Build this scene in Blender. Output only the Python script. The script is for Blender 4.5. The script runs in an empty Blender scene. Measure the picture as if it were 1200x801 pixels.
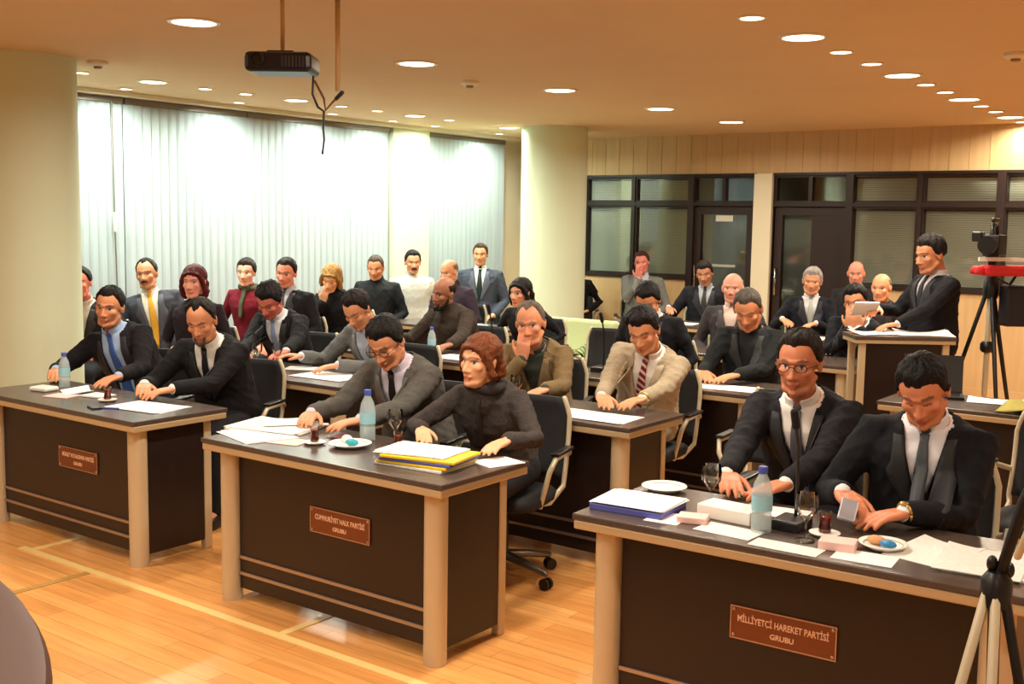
import bpy, bmesh, math, random
import numpy as np
from mathutils import Vector, Matrix
from mathutils.bvhtree import BVHTree
random.seed(7); RNG = np.random.RandomState(11)
SC = bpy.context.scene
COL = SC.collection
PI = math.pi
# ------------------------------------------------------------------ camera, world, exposure
cd = bpy.data.cameras.new('camera'); cam = bpy.data.objects.new('camera', cd); COL.objects.link(cam)
cd.sensor_width = 36.0; cd.lens = 39.0; cd.clip_start = 0.05; cd.clip_end = 100
F_ = Vector((-0.59000015, 0.80011036, -0.10827387)); R_ = Vector((0.80369711, 0.59482126, 0.01608183)); U_ = Vector((-0.07727084, 0.07753111, 0.99399102))
cam.matrix_world = Matrix(((R_.x, U_.x, -F_.x, 0), (R_.y, U_.y, -F_.y, 0), (R_.z, U_.z, -F_.z, 1.7436), (0, 0, 0, 1)))
SC.camera = cam
w = bpy.data.worlds.new('world'); SC.world = w; w.use_nodes = True
w.node_tree.nodes['Background'].inputs[0].default_value = (0.5, 0.45, 0.4, 1)
w.node_tree.nodes['Background'].inputs[1].default_value = 0.02
SC.view_settings.view_transform = 'Standard'; SC.view_settings.look = 'None'
SC.view_settings.exposure = 0.0; SC.view_settings.gamma = 1.0; SC.view_settings.use_curve_mapping = False
CEIL = 2.8
WARM = (1.0, 0.89, 0.72); COOL = (0.90, 1.0, 0.86)
P_BIG, P_SMALL, P_WASH = 27.0, 8.5, 17.0
def area_light(name, loc, size, power, color, parent=None, spread=150):
    l = bpy.data.lights.new(name, 'AREA'); l.shape = 'DISK'; l.size = size; l.energy = power; l.color = color
    l.spread = math.radians(spread)
    o = bpy.data.objects.new(name, l); COL.objects.link(o); o.location = loc
    if parent: o.parent = parent
    return o

# ------------------------------------------------------------------ materials
def srgb(r, g, b):
    f = lambda c: (c/255/12.92) if c/255 <= 0.04045 else ((c/255+0.055)/1.055)**2.4
    return (f(r), f(g), f(b))
MATS = {}
def mat(name, col, rough=0.6, metal=0.0, noise=0.0, nscale=20.0, bump=0.0, bscale=60.0, spec=0.5, stretch=None, attr=None, alpha=None, trans=0.0, sheen=0.0):
    if name in MATS: return MATS[name]
    m = bpy.data.materials.new(name); m.use_nodes = True; nt = m.node_tree; N = nt.nodes; L = nt.links
    b = N['Principled BSDF']; b.inputs['Base Color'].default_value = (*col, 1); b.inputs['Roughness'].default_value = rough
    b.inputs['Metallic'].default_value = metal; b.inputs['Specular IOR Level'].default_value = spec
    if trans: b.inputs['Transmission Weight'].default_value = trans
    if sheen: b.inputs['Sheen Weight'].default_value = sheen
    tc = N.new('ShaderNodeTexCoord'); mp = N.new('ShaderNodeMapping'); L.new(tc.outputs['Object'], mp.inputs[0])
    if stretch: mp.inputs['Scale'].default_value = stretch
    src = None
    if attr:
        a = N.new('ShaderNodeAttribute'); a.attribute_name = attr; src = a.outputs['Color']
    if noise > 0:
        n = N.new('ShaderNodeTexNoise'); n.inputs['Scale'].default_value = nscale; n.inputs['Detail'].default_value = 4
        L.new(mp.outputs[0], n.inputs['Vector'])
        r = N.new('ShaderNodeMapRange'); r.inputs[1].default_value = 0.25; r.inputs[2].default_value = 0.75
        r.inputs[3].default_value = 1-noise; r.inputs[4].default_value = 1+noise; L.new(n.outputs[0], r.inputs[0])
        x = N.new('ShaderNodeMix'); x.data_type = 'RGBA'; x.blend_type = 'MULTIPLY'; x.inputs[0].default_value = 1
        if src: L.new(src, x.inputs[6])
        else: x.inputs[6].default_value = (*col, 1)
        L.new(r.outputs[0], x.inputs[7]); src = x.outputs[2]
    if src: L.new(src, b.inputs['Base Color'])
    if bump > 0:
        n = N.new('ShaderNodeTexNoise'); n.inputs['Scale'].default_value = bscale; n.inputs['Detail'].default_value = 3
        L.new(mp.outputs[0], n.inputs['Vector']); bp = N.new('ShaderNodeBump'); bp.inputs['Strength'].default_value = bump
        bp.inputs['Distance'].default_value = 0.01; L.new(n.outputs[0], bp.inputs['Height']); L.new(bp.outputs[0], b.inputs['Normal'])
    MATS[name] = m; return m
def emis(name, col, s):
    if name in MATS: return MATS[name]
    m = bpy.data.materials.new(name); m.use_nodes = True; nt = m.node_tree; nt.nodes.clear()
    e = nt.nodes.new('ShaderNodeEmission'); e.inputs[0].default_value = (*col, 1); e.inputs[1].default_value = s
    o = nt.nodes.new('ShaderNodeOutputMaterial'); nt.links.new(e.outputs[0], o.inputs[0]); MATS[name] = m; return m
def glassm(name, col=(0.9, 0.95, 0.95), mixf=0.75, rough=0.03):
    if name in MATS: return MATS[name]
    m = bpy.data.materials.new(name); m.use_nodes = True; nt = m.node_tree; nt.nodes.clear(); N = nt.nodes; L = nt.links
    t = N.new('ShaderNodeBsdfTransparent'); t.inputs[0].default_value = (*col, 1)
    g = N.new('ShaderNodeBsdfGlossy'); g.inputs['Roughness'].default_value = rough
    x = N.new('ShaderNodeMixShader'); fr = N.new('ShaderNodeFresnel'); fr.inputs[0].default_value = 1.5
    ad = N.new('ShaderNodeMath'); ad.operation = 'ADD'; ad.inputs[1].default_value = 1-mixf-0.2; L.new(fr.outputs[0], ad.inputs[0]); ad.use_clamp = True
    L.new(ad.outputs[0], x.inputs[0]); L.new(t.outputs[0], x.inputs[1]); L.new(g.outputs[0], x.inputs[2])
    o = N.new('ShaderNodeOutputMaterial'); L.new(x.outputs[0], o.inputs[0]); MATS[name] = m; return m
def wood_floor():
    m = bpy.data.materials.new('laminate_floor'); m.use_nodes = True; nt = m.node_tree; N = nt.nodes; L = nt.links
    b = N['Principled BSDF']; b.inputs['Roughness'].default_value = 0.28; b.inputs['Specular IOR Level'].default_value = 0.5
    tc = N.new('ShaderNodeTexCoord'); mp = N.new('ShaderNodeMapping'); L.new(tc.outputs['Object'], mp.inputs[0])
    br = N.new('ShaderNodeTexBrick'); br.inputs['Scale'].default_value = 1.0; br.inputs['Brick Width'].default_value = 1.1; br.inputs['Row Height'].default_value = 0.095
    br.inputs['Mortar Size'].default_value = 0.0012; br.offset = 0.37
    br.inputs['Color1'].default_value = (*srgb(232, 168, 98), 1); br.inputs['Color2'].default_value = (*srgb(214, 146, 78), 1); br.inputs['Mortar'].default_value = (*srgb(150, 96, 48), 1)
    L.new(mp.outputs[0], br.inputs['Vector'])
    m2 = N.new('ShaderNodeMapping'); m2.inputs['Scale'].default_value = (1.2, 16, 1); L.new(tc.outputs['Object'], m2.inputs[0])
    n = N.new('ShaderNodeTexNoise'); n.inputs['Scale'].default_value = 2.0; n.inputs['Detail'].default_value = 6; L.new(m2.outputs[0], n.inputs['Vector'])
    r = N.new('ShaderNodeMapRange'); r.inputs[1].default_value = .3; r.inputs[2].default_value = .7; r.inputs[3].default_value = .82; r.inputs[4].default_value = 1.12; L.new(n.outputs[0], r.inputs[0])
    x = N.new('ShaderNodeMix'); x.data_type = 'RGBA'; x.blend_type = 'MULTIPLY'; x.inputs[0].default_value = 1
    L.new(br.outputs[0], x.inputs[6]); L.new(r.outputs[0], x.inputs[7]); L.new(x.outputs[2], b.inputs['Base Color']); return m
def stripes(name, c1, c2, axis=0, scale=30.0, rough=0.6, thr=0.5, bumpy=0.0, rot=0.0):
    if name in MATS: return MATS[name]
    m = bpy.data.materials.new(name); m.use_nodes = True; nt = m.node_tree; N = nt.nodes; L = nt.links
    b = N['Principled BSDF']; b.inputs['Roughness'].default_value = rough
    tc = N.new('ShaderNodeTexCoord'); mp = N.new('ShaderNodeMapping'); mp.inputs['Rotation'].default_value = (0, rot, 0)
    L.new(tc.outputs['Object'], mp.inputs[0])
    wv = N.new('ShaderNodeTexWave'); wv.bands_direction = 'XYZ'[axis]; wv.inputs['Scale'].default_value = scale; L.new(mp.outputs[0], wv.inputs[0])
    cr = N.new('ShaderNodeMapRange'); cr.inputs[1].default_value = thr-.08; cr.inputs[2].default_value = thr+.08; L.new(wv.outputs[1], cr.inputs[0])
    x = N.new('ShaderNodeMix'); x.data_type = 'RGBA'; L.new(cr.outputs[0], x.inputs[0]); x.inputs[6].default_value = (*c1, 1); x.inputs[7].default_value = (*c2, 1)
    L.new(x.outputs[2], b.inputs['Base Color']); MATS[name] = m; return m

# ------------------------------------------------------------------ mesh accumulators
def nrm(v):
    v = np.asarray(v, float); return v/max(1e-9, np.linalg.norm(v))
class Acc:
    def __init__(s): s.v = []; s.f = []; s.n = 0
    def add(s, V, Fs):
        V = np.asarray(V, float); s.v.append(V)
        s.f += [tuple(i+s.n for i in f) for f in Fs]; s.n += len(V); return s
    def box(s, c, d, rz=0.0, M=None, taper=1.0):
        x, y, z = d[0]/2, d[1]/2, d[2]/2
        V = np.array([(-x, -y, -z), (x, -y, -z), (x, y, -z), (-x, y, -z), (-x*taper, -y*taper, z), (x*taper, -y*taper, z), (x*taper, y*taper, z), (-x*taper, y*taper, z)])
        if M is not None: V = V@np.array(M).T
        if rz: cc, ss = math.cos(rz), math.sin(rz); V = V@np.array([[cc, ss, 0], [-ss, cc, 0], [0, 0, 1]])
        return s.add(V+np.array(c), [(3, 2, 1, 0), (4, 5, 6, 7), (0, 1, 5, 4), (1, 2, 6, 5), (2, 3, 7, 6), (3, 0, 4, 7)])
    def bx(s, x0, x1, y0, y1, z0, z1): return s.box(((x0+x1)/2, (y0+y1)/2, (z0+z1)/2), (abs(x1-x0), abs(y1-y0), abs(z1-z0)))
    def loft(s, rings, cap=True, closed=True):
        m, n = len(rings), len(rings[0]); V = np.concatenate([np.asarray(r, float) for r in rings]); Fs = []
        for i in range(m-1):
            for j in range(n if closed else n-1):
                k = (j+1) % n; Fs.append((i*n+j, i*n+k, (i+1)*n+k, (i+1)*n+j))
        if cap: Fs.append(tuple(range(n-1, -1, -1))); Fs.append(tuple((m-1)*n+j for j in range(n)))
        return s.add(V, Fs)
    def lathe(s, prof, c=(0, 0, 0), n=24, cap=True):
        a = np.linspace(0, 2*PI, n, endpoint=False); c = np.array(c)
        return s.loft([np.stack([r*np.cos(a), r*np.sin(a), np.full(n, z)], 1)+c for r, z in prof], cap)
    def ell(s, c, r, M=None, n=16, m=10):
        rings = []
        for i in range(m+1):
            t = -PI/2+PI*(i+0.02*(i == 0)-0.02*(i == m))/m
            t = max(-PI/2+.03, min(PI/2-.03, t)); a = np.linspace(0, 2*PI, n, endpoint=False)
            V = np.stack([r[0]*np.cos(t)*np.cos(a), r[1]*np.cos(t)*np.sin(a), np.full(n, r[2]*np.sin(t))], 1)
            if M is not None: V = V@np.array(M).T
            rings.append(V+np.array(c))
        return s.loft(rings)
    def tube(s, pts, rad, n=10, flat=1.0, ref=None, round_=True):
        pts = [np.array(p, float) for p in pts]
        rad = list(rad) if hasattr(rad, '__len__') else [rad]*len(pts)
        if round_:
            d0 = nrm(pts[0]-pts[1]); d1 = nrm(pts[-1]-pts[-2])
            pts = [pts[0]+d0*rad[0]*.8, pts[0]+d0*rad[0]*.45]+pts+[pts[-1]+d1*rad[-1]*.45, pts[-1]+d1*rad[-1]*.8]
            rad = [rad[0]*.45, rad[0]*.85]+rad+[rad[-1]*.85, rad[-1]*.45]
        rings = []; up = np.array(ref if ref is not None else (0.13, 0.21, 1.0))
        a = np.linspace(0, 2*PI, n, endpoint=False)
        for i, p in enumerate(pts):
            t = nrm(pts[min(i+1, len(pts)-1)]-pts[max(i-1, 0)])
            sd = np.cross(t, up)
            if np.linalg.norm(sd) < .05: sd = np.cross(t, (1, 0, 0))
            sd = nrm(sd); u2 = nrm(np.cross(sd, t))
            rings.append(p+rad[i]*(np.cos(a)[:, None]*sd+flat*np.sin(a)[:, None]*u2))
        return s.loft(rings)
    def grid(s, P):
        P = np.asarray(P); m, n = P.shape[:2]
        return s.add(P.reshape(-1, 3), [(i*n+j, i*n+j+1, (i+1)*n+j+1, (i+1)*n+j) for i in range(m-1) for j in range(n-1)])
    def mesh(s, name='mesh'):
        me = bpy.data.meshes.new(name); me.from_pydata(np.concatenate(s.v).tolist() if s.v else [], [], s.f); me.update(); return me
def fixn(me):
    bm = bmesh.new(); bm.from_mesh(me); bmesh.ops.recalc_face_normals(bm, faces=bm.faces); bm.to_mesh(me); bm.free()
def link(name, me, m, parent=None, smooth=False, bevel=0.0, auto=False):
    if isinstance(me, Acc): me = me.mesh(name); fixn(me)
    o = bpy.data.objects.new(name, me); COL.objects.link(o)
    if m is not None: me.materials.clear(); me.materials.append(m)
    if parent is not None: o.parent = parent
    if smooth: me.polygons.foreach_set('use_smooth', [True]*len(me.polygons))
    if auto:
        me.polygons.foreach_set('use_smooth', [True]*len(me.polygons))
        try: me.set_sharp_from_angle(angle=math.radians(40))
        except Exception: pass
    if bevel:
        b = o.modifiers.new('bevel', 'BEVEL'); b.width = bevel; b.segments = 2; b.limit_method = 'ANGLE'
    return o
def tag(o, label=None, cat=None, group=None, kind=None):
    if label: o['label'] = label
    if cat: o['category'] = cat
    if group: o['group'] = group
    if kind: o['kind'] = kind
    return o
def empty(name, loc=(0, 0, 0), rz=0.0):
    o = bpy.data.objects.new(name, None); COL.objects.link(o); o.location = loc; o.rotation_euler = (0, 0, rz); o.empty_display_size = .1; return o
def copy_tree(o, parent=None):
    c = o.copy(); COL.objects.link(c)
    if parent is not None: c.parent = parent
    for ch in list(o.children): copy_tree(ch, c)
    return c
def struct(name, acc, m, **k): return tag(link(name, acc, m, **k), kind='structure')
def remesh(acc, vox, smooth=2):
    me = acc.mesh('tmp'); fixn(me); o = bpy.data.objects.new('tmp', me); COL.objects.link(o)
    r = o.modifiers.new('r', 'REMESH'); r.mode = 'VOXEL'; r.voxel_size = vox; r.use_smooth_shade = True
    if smooth: s = o.modifiers.new('s', 'SMOOTH'); s.iterations = smooth; s.factor = 0.5
    dg = bpy.context.evaluated_depsgraph_get(); dg.update(); out = bpy.data.meshes.new_from_object(o.evaluated_get(dg), depsgraph=dg)
    bpy.data.objects.remove(o); bpy.data.meshes.remove(me); return out
def getv(me):
    a = np.empty(len(me.vertices)*3); me.vertices.foreach_get('co', a); return a.reshape(-1, 3)
def setv(me, V): me.vertices.foreach_set('co', V.ravel()); me.update()
def bvh_of(me):
    V = [v.co.copy() for v in me.vertices]; return BVHTree.FromPolygons(V, [tuple(p.vertices) for p in me.polygons])

# ------------------------------------------------------------------ colours
M_ceil = mat('ceiling_paint', srgb(222, 196, 154), 0.9, noise=.02, nscale=1.5)
M_wallc = mat('cream_wall', srgb(226, 218, 190), 0.85, noise=.02, nscale=2)
M_col = mat('column_paint', srgb(214, 224, 196), 0.75, noise=.015, nscale=3)
M_oak = mat('oak_panel', srgb(204, 174, 126), 0.5, noise=.08, nscale=3, stretch=(8, 8, .5))
M_frame = mat('dark_window_frame', srgb(38, 22, 18), 0.4)
M_dark = mat('wenge_veneer', srgb(31, 19, 18), 0.38, noise=.15, nscale=4, stretch=(10, 10, 1))
M_top = mat('dark_table_top', srgb(80, 68, 62), 0.25, noise=.1, nscale=30)
M_edge = mat('beige_metal_edge', srgb(196, 172, 134), 0.38, 0.25)
M_leg = mat('beige_painted_leg', srgb(204, 184, 150), 0.4, 0.2)
M_rail = mat('brushed_rail', srgb(170, 158, 150), 0.3, 0.8)
M_copper = mat('copper_plate', srgb(124, 72, 44), 0.4, 0.45, noise=.06)
M_letter = mat('plate_lettering', srgb(236, 186, 150), 0.5)
M_screw = mat('plate_screw', srgb(190, 160, 140), 0.3, 0.8)
M_black = mat('black_chair_fabric', srgb(22, 22, 26), 0.8, noise=.15, nscale=120)
M_blackp = mat('black_plastic', srgb(18, 18, 20), 0.35)
M_creamf = mat('cream_chair_frame', srgb(205, 196, 170), 0.35, 0.2)
M_chrome = mat('chrome', srgb(200, 200, 200), 0.15, 1.0)
M_paper = mat('white_paper', srgb(240, 240, 238), 0.8)
M_white = mat('white_china', srgb(240, 238, 230), 0.25)
M_glass = glassm('clear_glass')
M_pane = glassm('window_pane', (0.96, 0.98, 0.96), 0.76, .05)
M_tea = mat('tea', srgb(150, 40, 16), 0.1)
M_wood = wood_floor()
# ------------------------------------------------------------------ room shell
XL, YB, XR, YF = -8.8, 12.1, 3.2, -4.2
a = Acc(); a.bx(XL-.1, XR+.1, YF-.1, YB+1.4, -.12, 0); struct('floor', a, M_wood)
a = Acc(); a.bx(XL-.1, XR+.1, YF-.1, YB+1.4, CEIL, CEIL+.12); struct('ceiling', a, M_ceil)
a = Acc(); a.bx(XL-.15, XL, YF, YB+.2, 0, CEIL); struct('wall_left', a, M_wallc)
a = Acc(); a.bx(XR, XR+.12, YF, YB+.2, 0, CEIL); struct('wall_right', a, M_wallc)
a = Acc(); a.bx(XL, XR, YF-.12, YF, 0, CEIL); struct('wall_front', a, M_wallc)
# back wall: oak header, oak dado, end pier, pillar
ZS, ZT, ZM = 1.10, 2.31, 1.98
a = Acc(); a.bx(XL, XR, YB, YB+.14, ZT, CEIL)
a.bx(XL, -7.78, YB, YB+.14, 0, ZT)
a.bx(-7.78, -6.30, YB, YB+.14, 0, ZS-.03); a.bx(-4.33, XR, YB, YB+.14, 0, ZS-.03)
for k in range(60):                                  # narrow joints of the vertical cladding
    x = XL+.1+k*.2
    if x < XR: a.bx(x, x+.006, YB-.006, YB, ZT, CEIL)
struct('wall_back', a, M_oak)
a = Acc(); a.bx(-5.45, -5.23, YB-.05, YB+.14, 0, ZT+.02); struct('trim_1', a, M_wallc)
a = Acc(); a.bx(XL, XR, YB+1.2, YB+1.3, 0, CEIL); struct('wall_corridor', a, mat('corridor_wall', srgb(60, 58, 54), .9))
a = Acc(); a.bx(XL+.01, -6.3, YB-.02, YB, 0, .09); a.bx(-4.33, XR, YB-.02, YB, 0, .09); struct('baseboard_back', a, mat('beige_baseboard', srgb(206, 178, 130), .5))
a = Acc(); a.bx(XL, XL+.02, 2, YB-.03, 0, .09); struct('baseboard_left', a, mat('beige_baseboard', srgb(206, 178, 130), .5))
# cornice over the blinds
a = Acc(); a.bx(XL, -8.50, YF+.05, YB-.02, 2.765, CEIL-.001); struct('trim_2', a, M_wallc)
M_slatb = mat('grey_venetian_slats', srgb(206, 206, 190), .6)
wn = 0
def window_unit(x0, x1, z0, z1, blind=True, fr=.022):
    global wn; wn += 1
    o = empty('window_%d' % wn, ((x0+x1)/2, YB+.06, z0)); tag(o, kind='structure'); cx = (x0+x1)/2
    a = Acc(); 
    a.bx(x0-cx, x0-cx+fr, -.04, .04, 0, z1-z0); a.bx(x1-cx-fr, x1-cx, -.04, .04, 0, z1-z0)
    a.bx(x0-cx+fr, x1-cx-fr, -.04, .04, 0, fr); a.bx(x0-cx+fr, x1-cx-fr, -.04, .04, z1-z0-fr, z1-z0)
    link('window_frame', a, M_frame, o)
    a = Acc(); a.bx(x0-cx+fr, x1-cx-fr, -.004, .004, fr, z1-z0-fr); link('pane', a, M_pane, o)
    if blind:
        a = Acc(); n = int((z1-z0-.06)/.024)
        for k in range(n):
            z = .04+k*.024
            a.add([(x0-cx+fr, .045, z-.010), (x1-cx-fr, .045, z-.010), (x1-cx-fr, .058, z+.012), (x0-cx+fr, .058, z+.012)], [(0, 1, 2, 3)])
        link('venetian_blind', a, M_slatb, o)
    return o
for x0, x1 in ((-7.78, -7.10), (-7.06, -6.30), (-4.32, -3.60), (-3.56, -2.80), (-2.74, -2.0), (-1.96, -1.2), (-1.16, -.4), (-.36, .4)):
    window_unit(x0, x1, ZS, ZM-.02); window_unit(x0, x1, ZM+.02, ZT)
window_unit(-6.26, -5.86, ZM+.02, ZT, False); window_unit(-5.86, -5.46, ZM+.02, ZT, False)
window_unit(-5.22, -4.80, ZM+.02, ZT, False); window_unit(-4.80, -4.36, ZM+.02, ZT, False)
a = Acc()
for x in (-7.08, -3.58, -1.98, -1.18, -.38): a.bx(x-.02, x+.02, YB-.0, YB+.12, ZS-.03, ZT)
for x in (-6.28, -4.34, -2.77): a.bx(x-.04, x+.04, YB-.01, YB+.12, 0 if x < -4 else ZS-.03, ZT)
a.bx(-7.78, -5.45, YB-.005, YB+.12, ZM-.02, ZM+.02); a.bx(-5.22, .4, YB-.005, YB+.12, ZM-.02, ZM+.02)
a.bx(-7.78, -6.3, YB-.02, YB+.12, ZS-.035, ZS); a.bx(-4.33, .42, YB-.02, YB+.12, ZS-.035, ZS)
a.bx(-7.82, -5.44, YB-.01, YB+.05, ZT, ZT+.03); a.bx(-5.24, .42, YB-.01, YB+.05, ZT, ZT+.03)
a.bx(-7.82, -7.78, YB-.01, YB+.12, ZS-.03, ZT); a.bx(-5.47, -5.45, YB, YB+.12, 0, ZT); a.bx(-5.24, -5.22, YB, YB+.12, 0, ZT)
struct('trim_3', a, M_frame)
def door(n, x0, x1, dark):
    o = empty('door_%d' % n, ((x0+x1)/2, YB+.06, 0)); tag(o, kind='structure'); h = ZM-.03; hw = (x1-x0)/2
    a = Acc(); a.bx(-hw, -hw+.09, -.03, .03, 0, h); a.bx(hw-.09, hw, -.03, .03, 0, h); a.bx(-hw+.09, hw-.09, -.03, .03, 0, .25); a.bx(-hw+.09, hw-.09, -.03, .03, h-.09, h)
    if dark: a.bx(.02, hw-.09, -.02, .02, .25, h-.09)
    link('door_leaf', a, M_frame, o)
    a = Acc(); a.bx(-hw+.09, (.02 if dark else hw-.09), -.004, .004, .25, h-.09); link('pane', a, M_pane, o)
    a = Acc(); a.bx(-hw+.09, (.02 if dark else hw-.09), .05, .055, .25, h-.09); link('pane_film', a, mat('grey_film', srgb(104, 106, 98) if not dark else srgb(70, 70, 66), .5), o)
    a = Acc(); a.tube([(-hw+.045, -.03, .95), (-hw+.045, -.08, .95), (-hw+.045, -.08, 1.25), (-hw+.045, -.03, 1.25)], .012); link('door_handle', a, M_chrome, o, smooth=True)
    if not dark:
        a = Acc(); a.bx(-.11, .11, -.016, -.008, 1.78, 1.85); link('sign_plate', a, mat('sign_white', srgb(214, 214, 200), .5), o)
        a = Acc(); a.bx(-.16, .16, -.014, -.008, 1.24, 1.27); link('push_strip', a, mat('strip_grey', srgb(170, 172, 160), .4), o)
door(1, -6.24, -5.47, False); door(2, -5.21, -4.38, True)
# dark window panes behind the vertical blinds (seen in the gap)
for k, (y0, y1) in enumerate(((2.2, 5.6), (5.8, 9.35), (10.0, 11.6))):
    wn += 1
    a = Acc(); a.bx(XL, XL+.03, y0, y1, .5, 2.6); o = struct('window_%d' % wn, a, mat('night_glass', srgb(120, 128, 124), .3))
# columns
def column(n, x, y, r):
    a = Acc(); a.lathe([(r, 0), (r, CEIL)], (x, y, 0), 48); o = tag(link('structural_column', a, M_col, auto=True), 'smooth pale green round column '+n, 'column')
    a = Acc(); a.lathe([(r+.012, 0), (r+.012, .09)], (x, y, 0), 48); link('skirting', a, mat('beige_baseboard', srgb(206, 178, 130), .5), o, auto=True)
column('cut by the left picture edge', -7.30, 4.20, .36)
column('in the middle of the room before the glass partition', -7.22, 10.55, .375)
a = Acc(); a.bx(XL, -8.60, 9.36, 9.98, 0, 2.765); struct('trim_4', a, M_col)
# vertical blinds
M_blind = mat('pale_blind_fabric', srgb(176, 190, 194), .8, noise=.03, nscale=4)
def vblind(y0, y1, lab, wand=False):
    o = empty('vertical_blind', (-8.66, (y0+y1)/2, .25)); tag(o, lab, 'blind', 'vertical blinds on the window wall'); c = (y0+y1)/2
    a = Acc(); n = int(round((y1-y0)/.088)); st = (y1-y0)/n
    for k in range(n):
        y = y0-c+st/2+k*st; ang = math.radians(14+RNG.uniform(-4, 4))
        hw = .047; ca, sa = math.cos(ang)*hw, math.sin(ang)*hw
        pr = [(x_, y_) for x_, y_ in ((-sa, -ca), (0.006, 0), (sa, ca))]
        V = []; 
        for z in (0.0, 2.46): V += [(px, y+py, z) for px, py in pr]+[(px-.0015, y+py, z) for px, py in reversed(pr)]
        a.add(V, [(i, (i+1) % 6, 6+(i+1) % 6, 6+i) for i in range(6)]+[(5, 4, 3, 2, 1, 0), tuple(range(6, 12))])
    link('slats', a, M_blind, o)
    a = Acc(); a.bx(-.03, .03, y0-c, y1-c, 2.46, 2.512); link('headrail', a, mat('headrail_grey', srgb(120, 110, 100), .4, .3), o)
    if wand:
        a = Acc(); a.tube([(.05, y1-c-.12, 2.46), (.05, y1-c-.12, 1.5), (.055, y1-c-.11, .75)], .006); link('wand', a, mat('headrail_grey', srgb(120, 110, 100), .4, .3), o)
        a = Acc(); a.tube([(.05, y1-c-.12, 1.5), (.055, y1-c-.12, 1.35)], .016); link('cord_weight', a, M_white, o, smooth=True)
vblind(2.3, 5.905, 'pale vertical slat blind beside the left column', True)
vblind(5.93, 7.29, 'pale vertical slat blind right of the dark gap')
vblind(7.30, 9.33, 'pale brightly lit vertical slat blind left of the wall pilaster')
vblind(10.02, 11.5, 'narrow vertical slat blind between pilaster and middle column')
# speaker and frame in the far corner
o = empty('wall_speaker', (-8.42, YB-.12, 1.62)); tag(o, 'small black loudspeaker on the wall in the far left corner', 'speaker')
a = Acc(); a.bx(-.13, .13, -.1, .1, 0, .25); link('cabinet', a, M_blackp, o, bevel=.01)
a = Acc(); a.bx(-.11, .11, -.108, -.1, .02, .23); link('grille', a, mat('speaker_mesh', srgb(52, 50, 50), .7, bump=.3, bscale=300), o)
a = Acc(); a.bx(-.02, .02, .1, .12, .08, .16); link('bracket', a, M_blackp, o)
a = Acc(); a.bx(-8.55, -8.32, YB-.03, YB, 1.42, 1.50); tag(link('wall_socket', a, M_blackp, bevel=.004), 'small dark box on the wall under the corner loudspeaker', 'wall box')
a = Acc(); a.bx(-8.74, -8.66, YB-.03, YB-.001, 1.95, 2.74); struct('trim_5', a, M_frame)
a = Acc(); a.bx(-8.6, -8.36, YB-.03, YB-.001, 1.98, 2.74); struct('trim_6', a, mat('brown_panel', srgb(150, 118, 88), .5))
# ------------------------------------------------------------------ downlights
M_lens = emis('lamp_lens', (1.0, .86, .62), 9.0); M_lensc = emis('lamp_lens_cool', (1, .97, .86), 9.0)
M_ring = mat('lamp_ring', srgb(236, 228, 208), .4)
def downlight(x, y, r, power, lab, grp, cool=False):
    o = empty('ceiling_downlight', (x, y, CEIL)); tag(o, lab, 'ceiling light', grp)
    a = Acc(); n = 28; an = np.linspace(0, 2*PI, n, endpoint=False)
    pr = [(r*1.0, -.0005), (r*1.22, -.0005), (r*1.2, -.006), (r*1.02, -.010), (r*.99, -.004)]
    a.loft([np.stack([q*np.cos(an), q*np.sin(an), np.full(n, z)], 1) for q, z in pr+[pr[0]]], cap=False); link('trim_ring', a, M_ring, o, smooth=True)
    a = Acc(); a.lathe([(r*.98, -.006), (r*.98, -.001)], n=28); link('lens', a, M_lensc if cool else M_lens, o)
    area_light('lamp', (0, 0, -.014), 2*r*.9, power, COOL if cool else WARM, o, 165)
    return o
ORD = 'first second third fourth fifth sixth seventh eighth ninth tenth eleventh twelfth thirteenth fourteenth fifteenth sixteenth seventeenth'.split(); CNT = {}
def lab_(s, key):
    CNT[key] = CNT.get(key, -1)+1; return s % ORD[CNT[key]]
GB, GS, GA, GC, GD = 'large downlights of the right row', 'small downlights of the right row', 'large downlights across the middle', 'large downlights along the blinds', 'small downlights along the blinds'
for i, y in enumerate((5.40, 6.10, 6.72, 7.30, 7.96, 8.54, 9.08, 9.66, 10.24, 10.78, 11.38, 11.92)):
    big = i % 3 == 1
    downlight(-2.49-.008*i, y, .115 if big else .062, P_BIG if big else P_SMALL, lab_(('large' if big else 'small')+' round downlight, %s of its size from the top edge in the right-hand row', GB if big else GS), GB if big else GS)
for y in (4.55, 3.9, 2.6, 1.95, .6): downlight(-2.48, y, .062, P_SMALL, lab_('small round downlight of the right-hand row above the picture edge, %s in count', GS), GS)
for y in (3.2, 1.2, -.8): downlight(-2.48, y, .115, P_BIG, lab_('large round downlight of the right-hand row above the picture edge, %s in count', GB), GB)
for y in (-1.6, .3, 2.1, 3.96, 5.80, 7.54, 9.2, 10.7): downlight(-5.12, y, .12, P_BIG, lab_('large round downlight, %s from the near end of the middle row past the projector', GA), GA)
for y, big in ((4.89, 0), (5.52, 1), (6.03, 0), (6.46, 0), (7.04, 1), (7.61, 0), (8.1, 0), (8.66, 1), (9.2, 0), (10.25, 1), (10.9, 0)):
    downlight(-7.66, y, .1 if big else .055, P_BIG*.8 if big else P_SMALL, lab_(('large' if big else 'small')+' round downlight, %s of its size from the left in the row along the blinds', GC if big else GD), GC if big else GD, bool(big))
for y in (-1., 2.5, 6., 9.5): downlight(.4, y, .115, P_BIG, lab_('large round downlight, %s in the row beyond the right picture edge', 'x'), 'large downlights on the far right')
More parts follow.
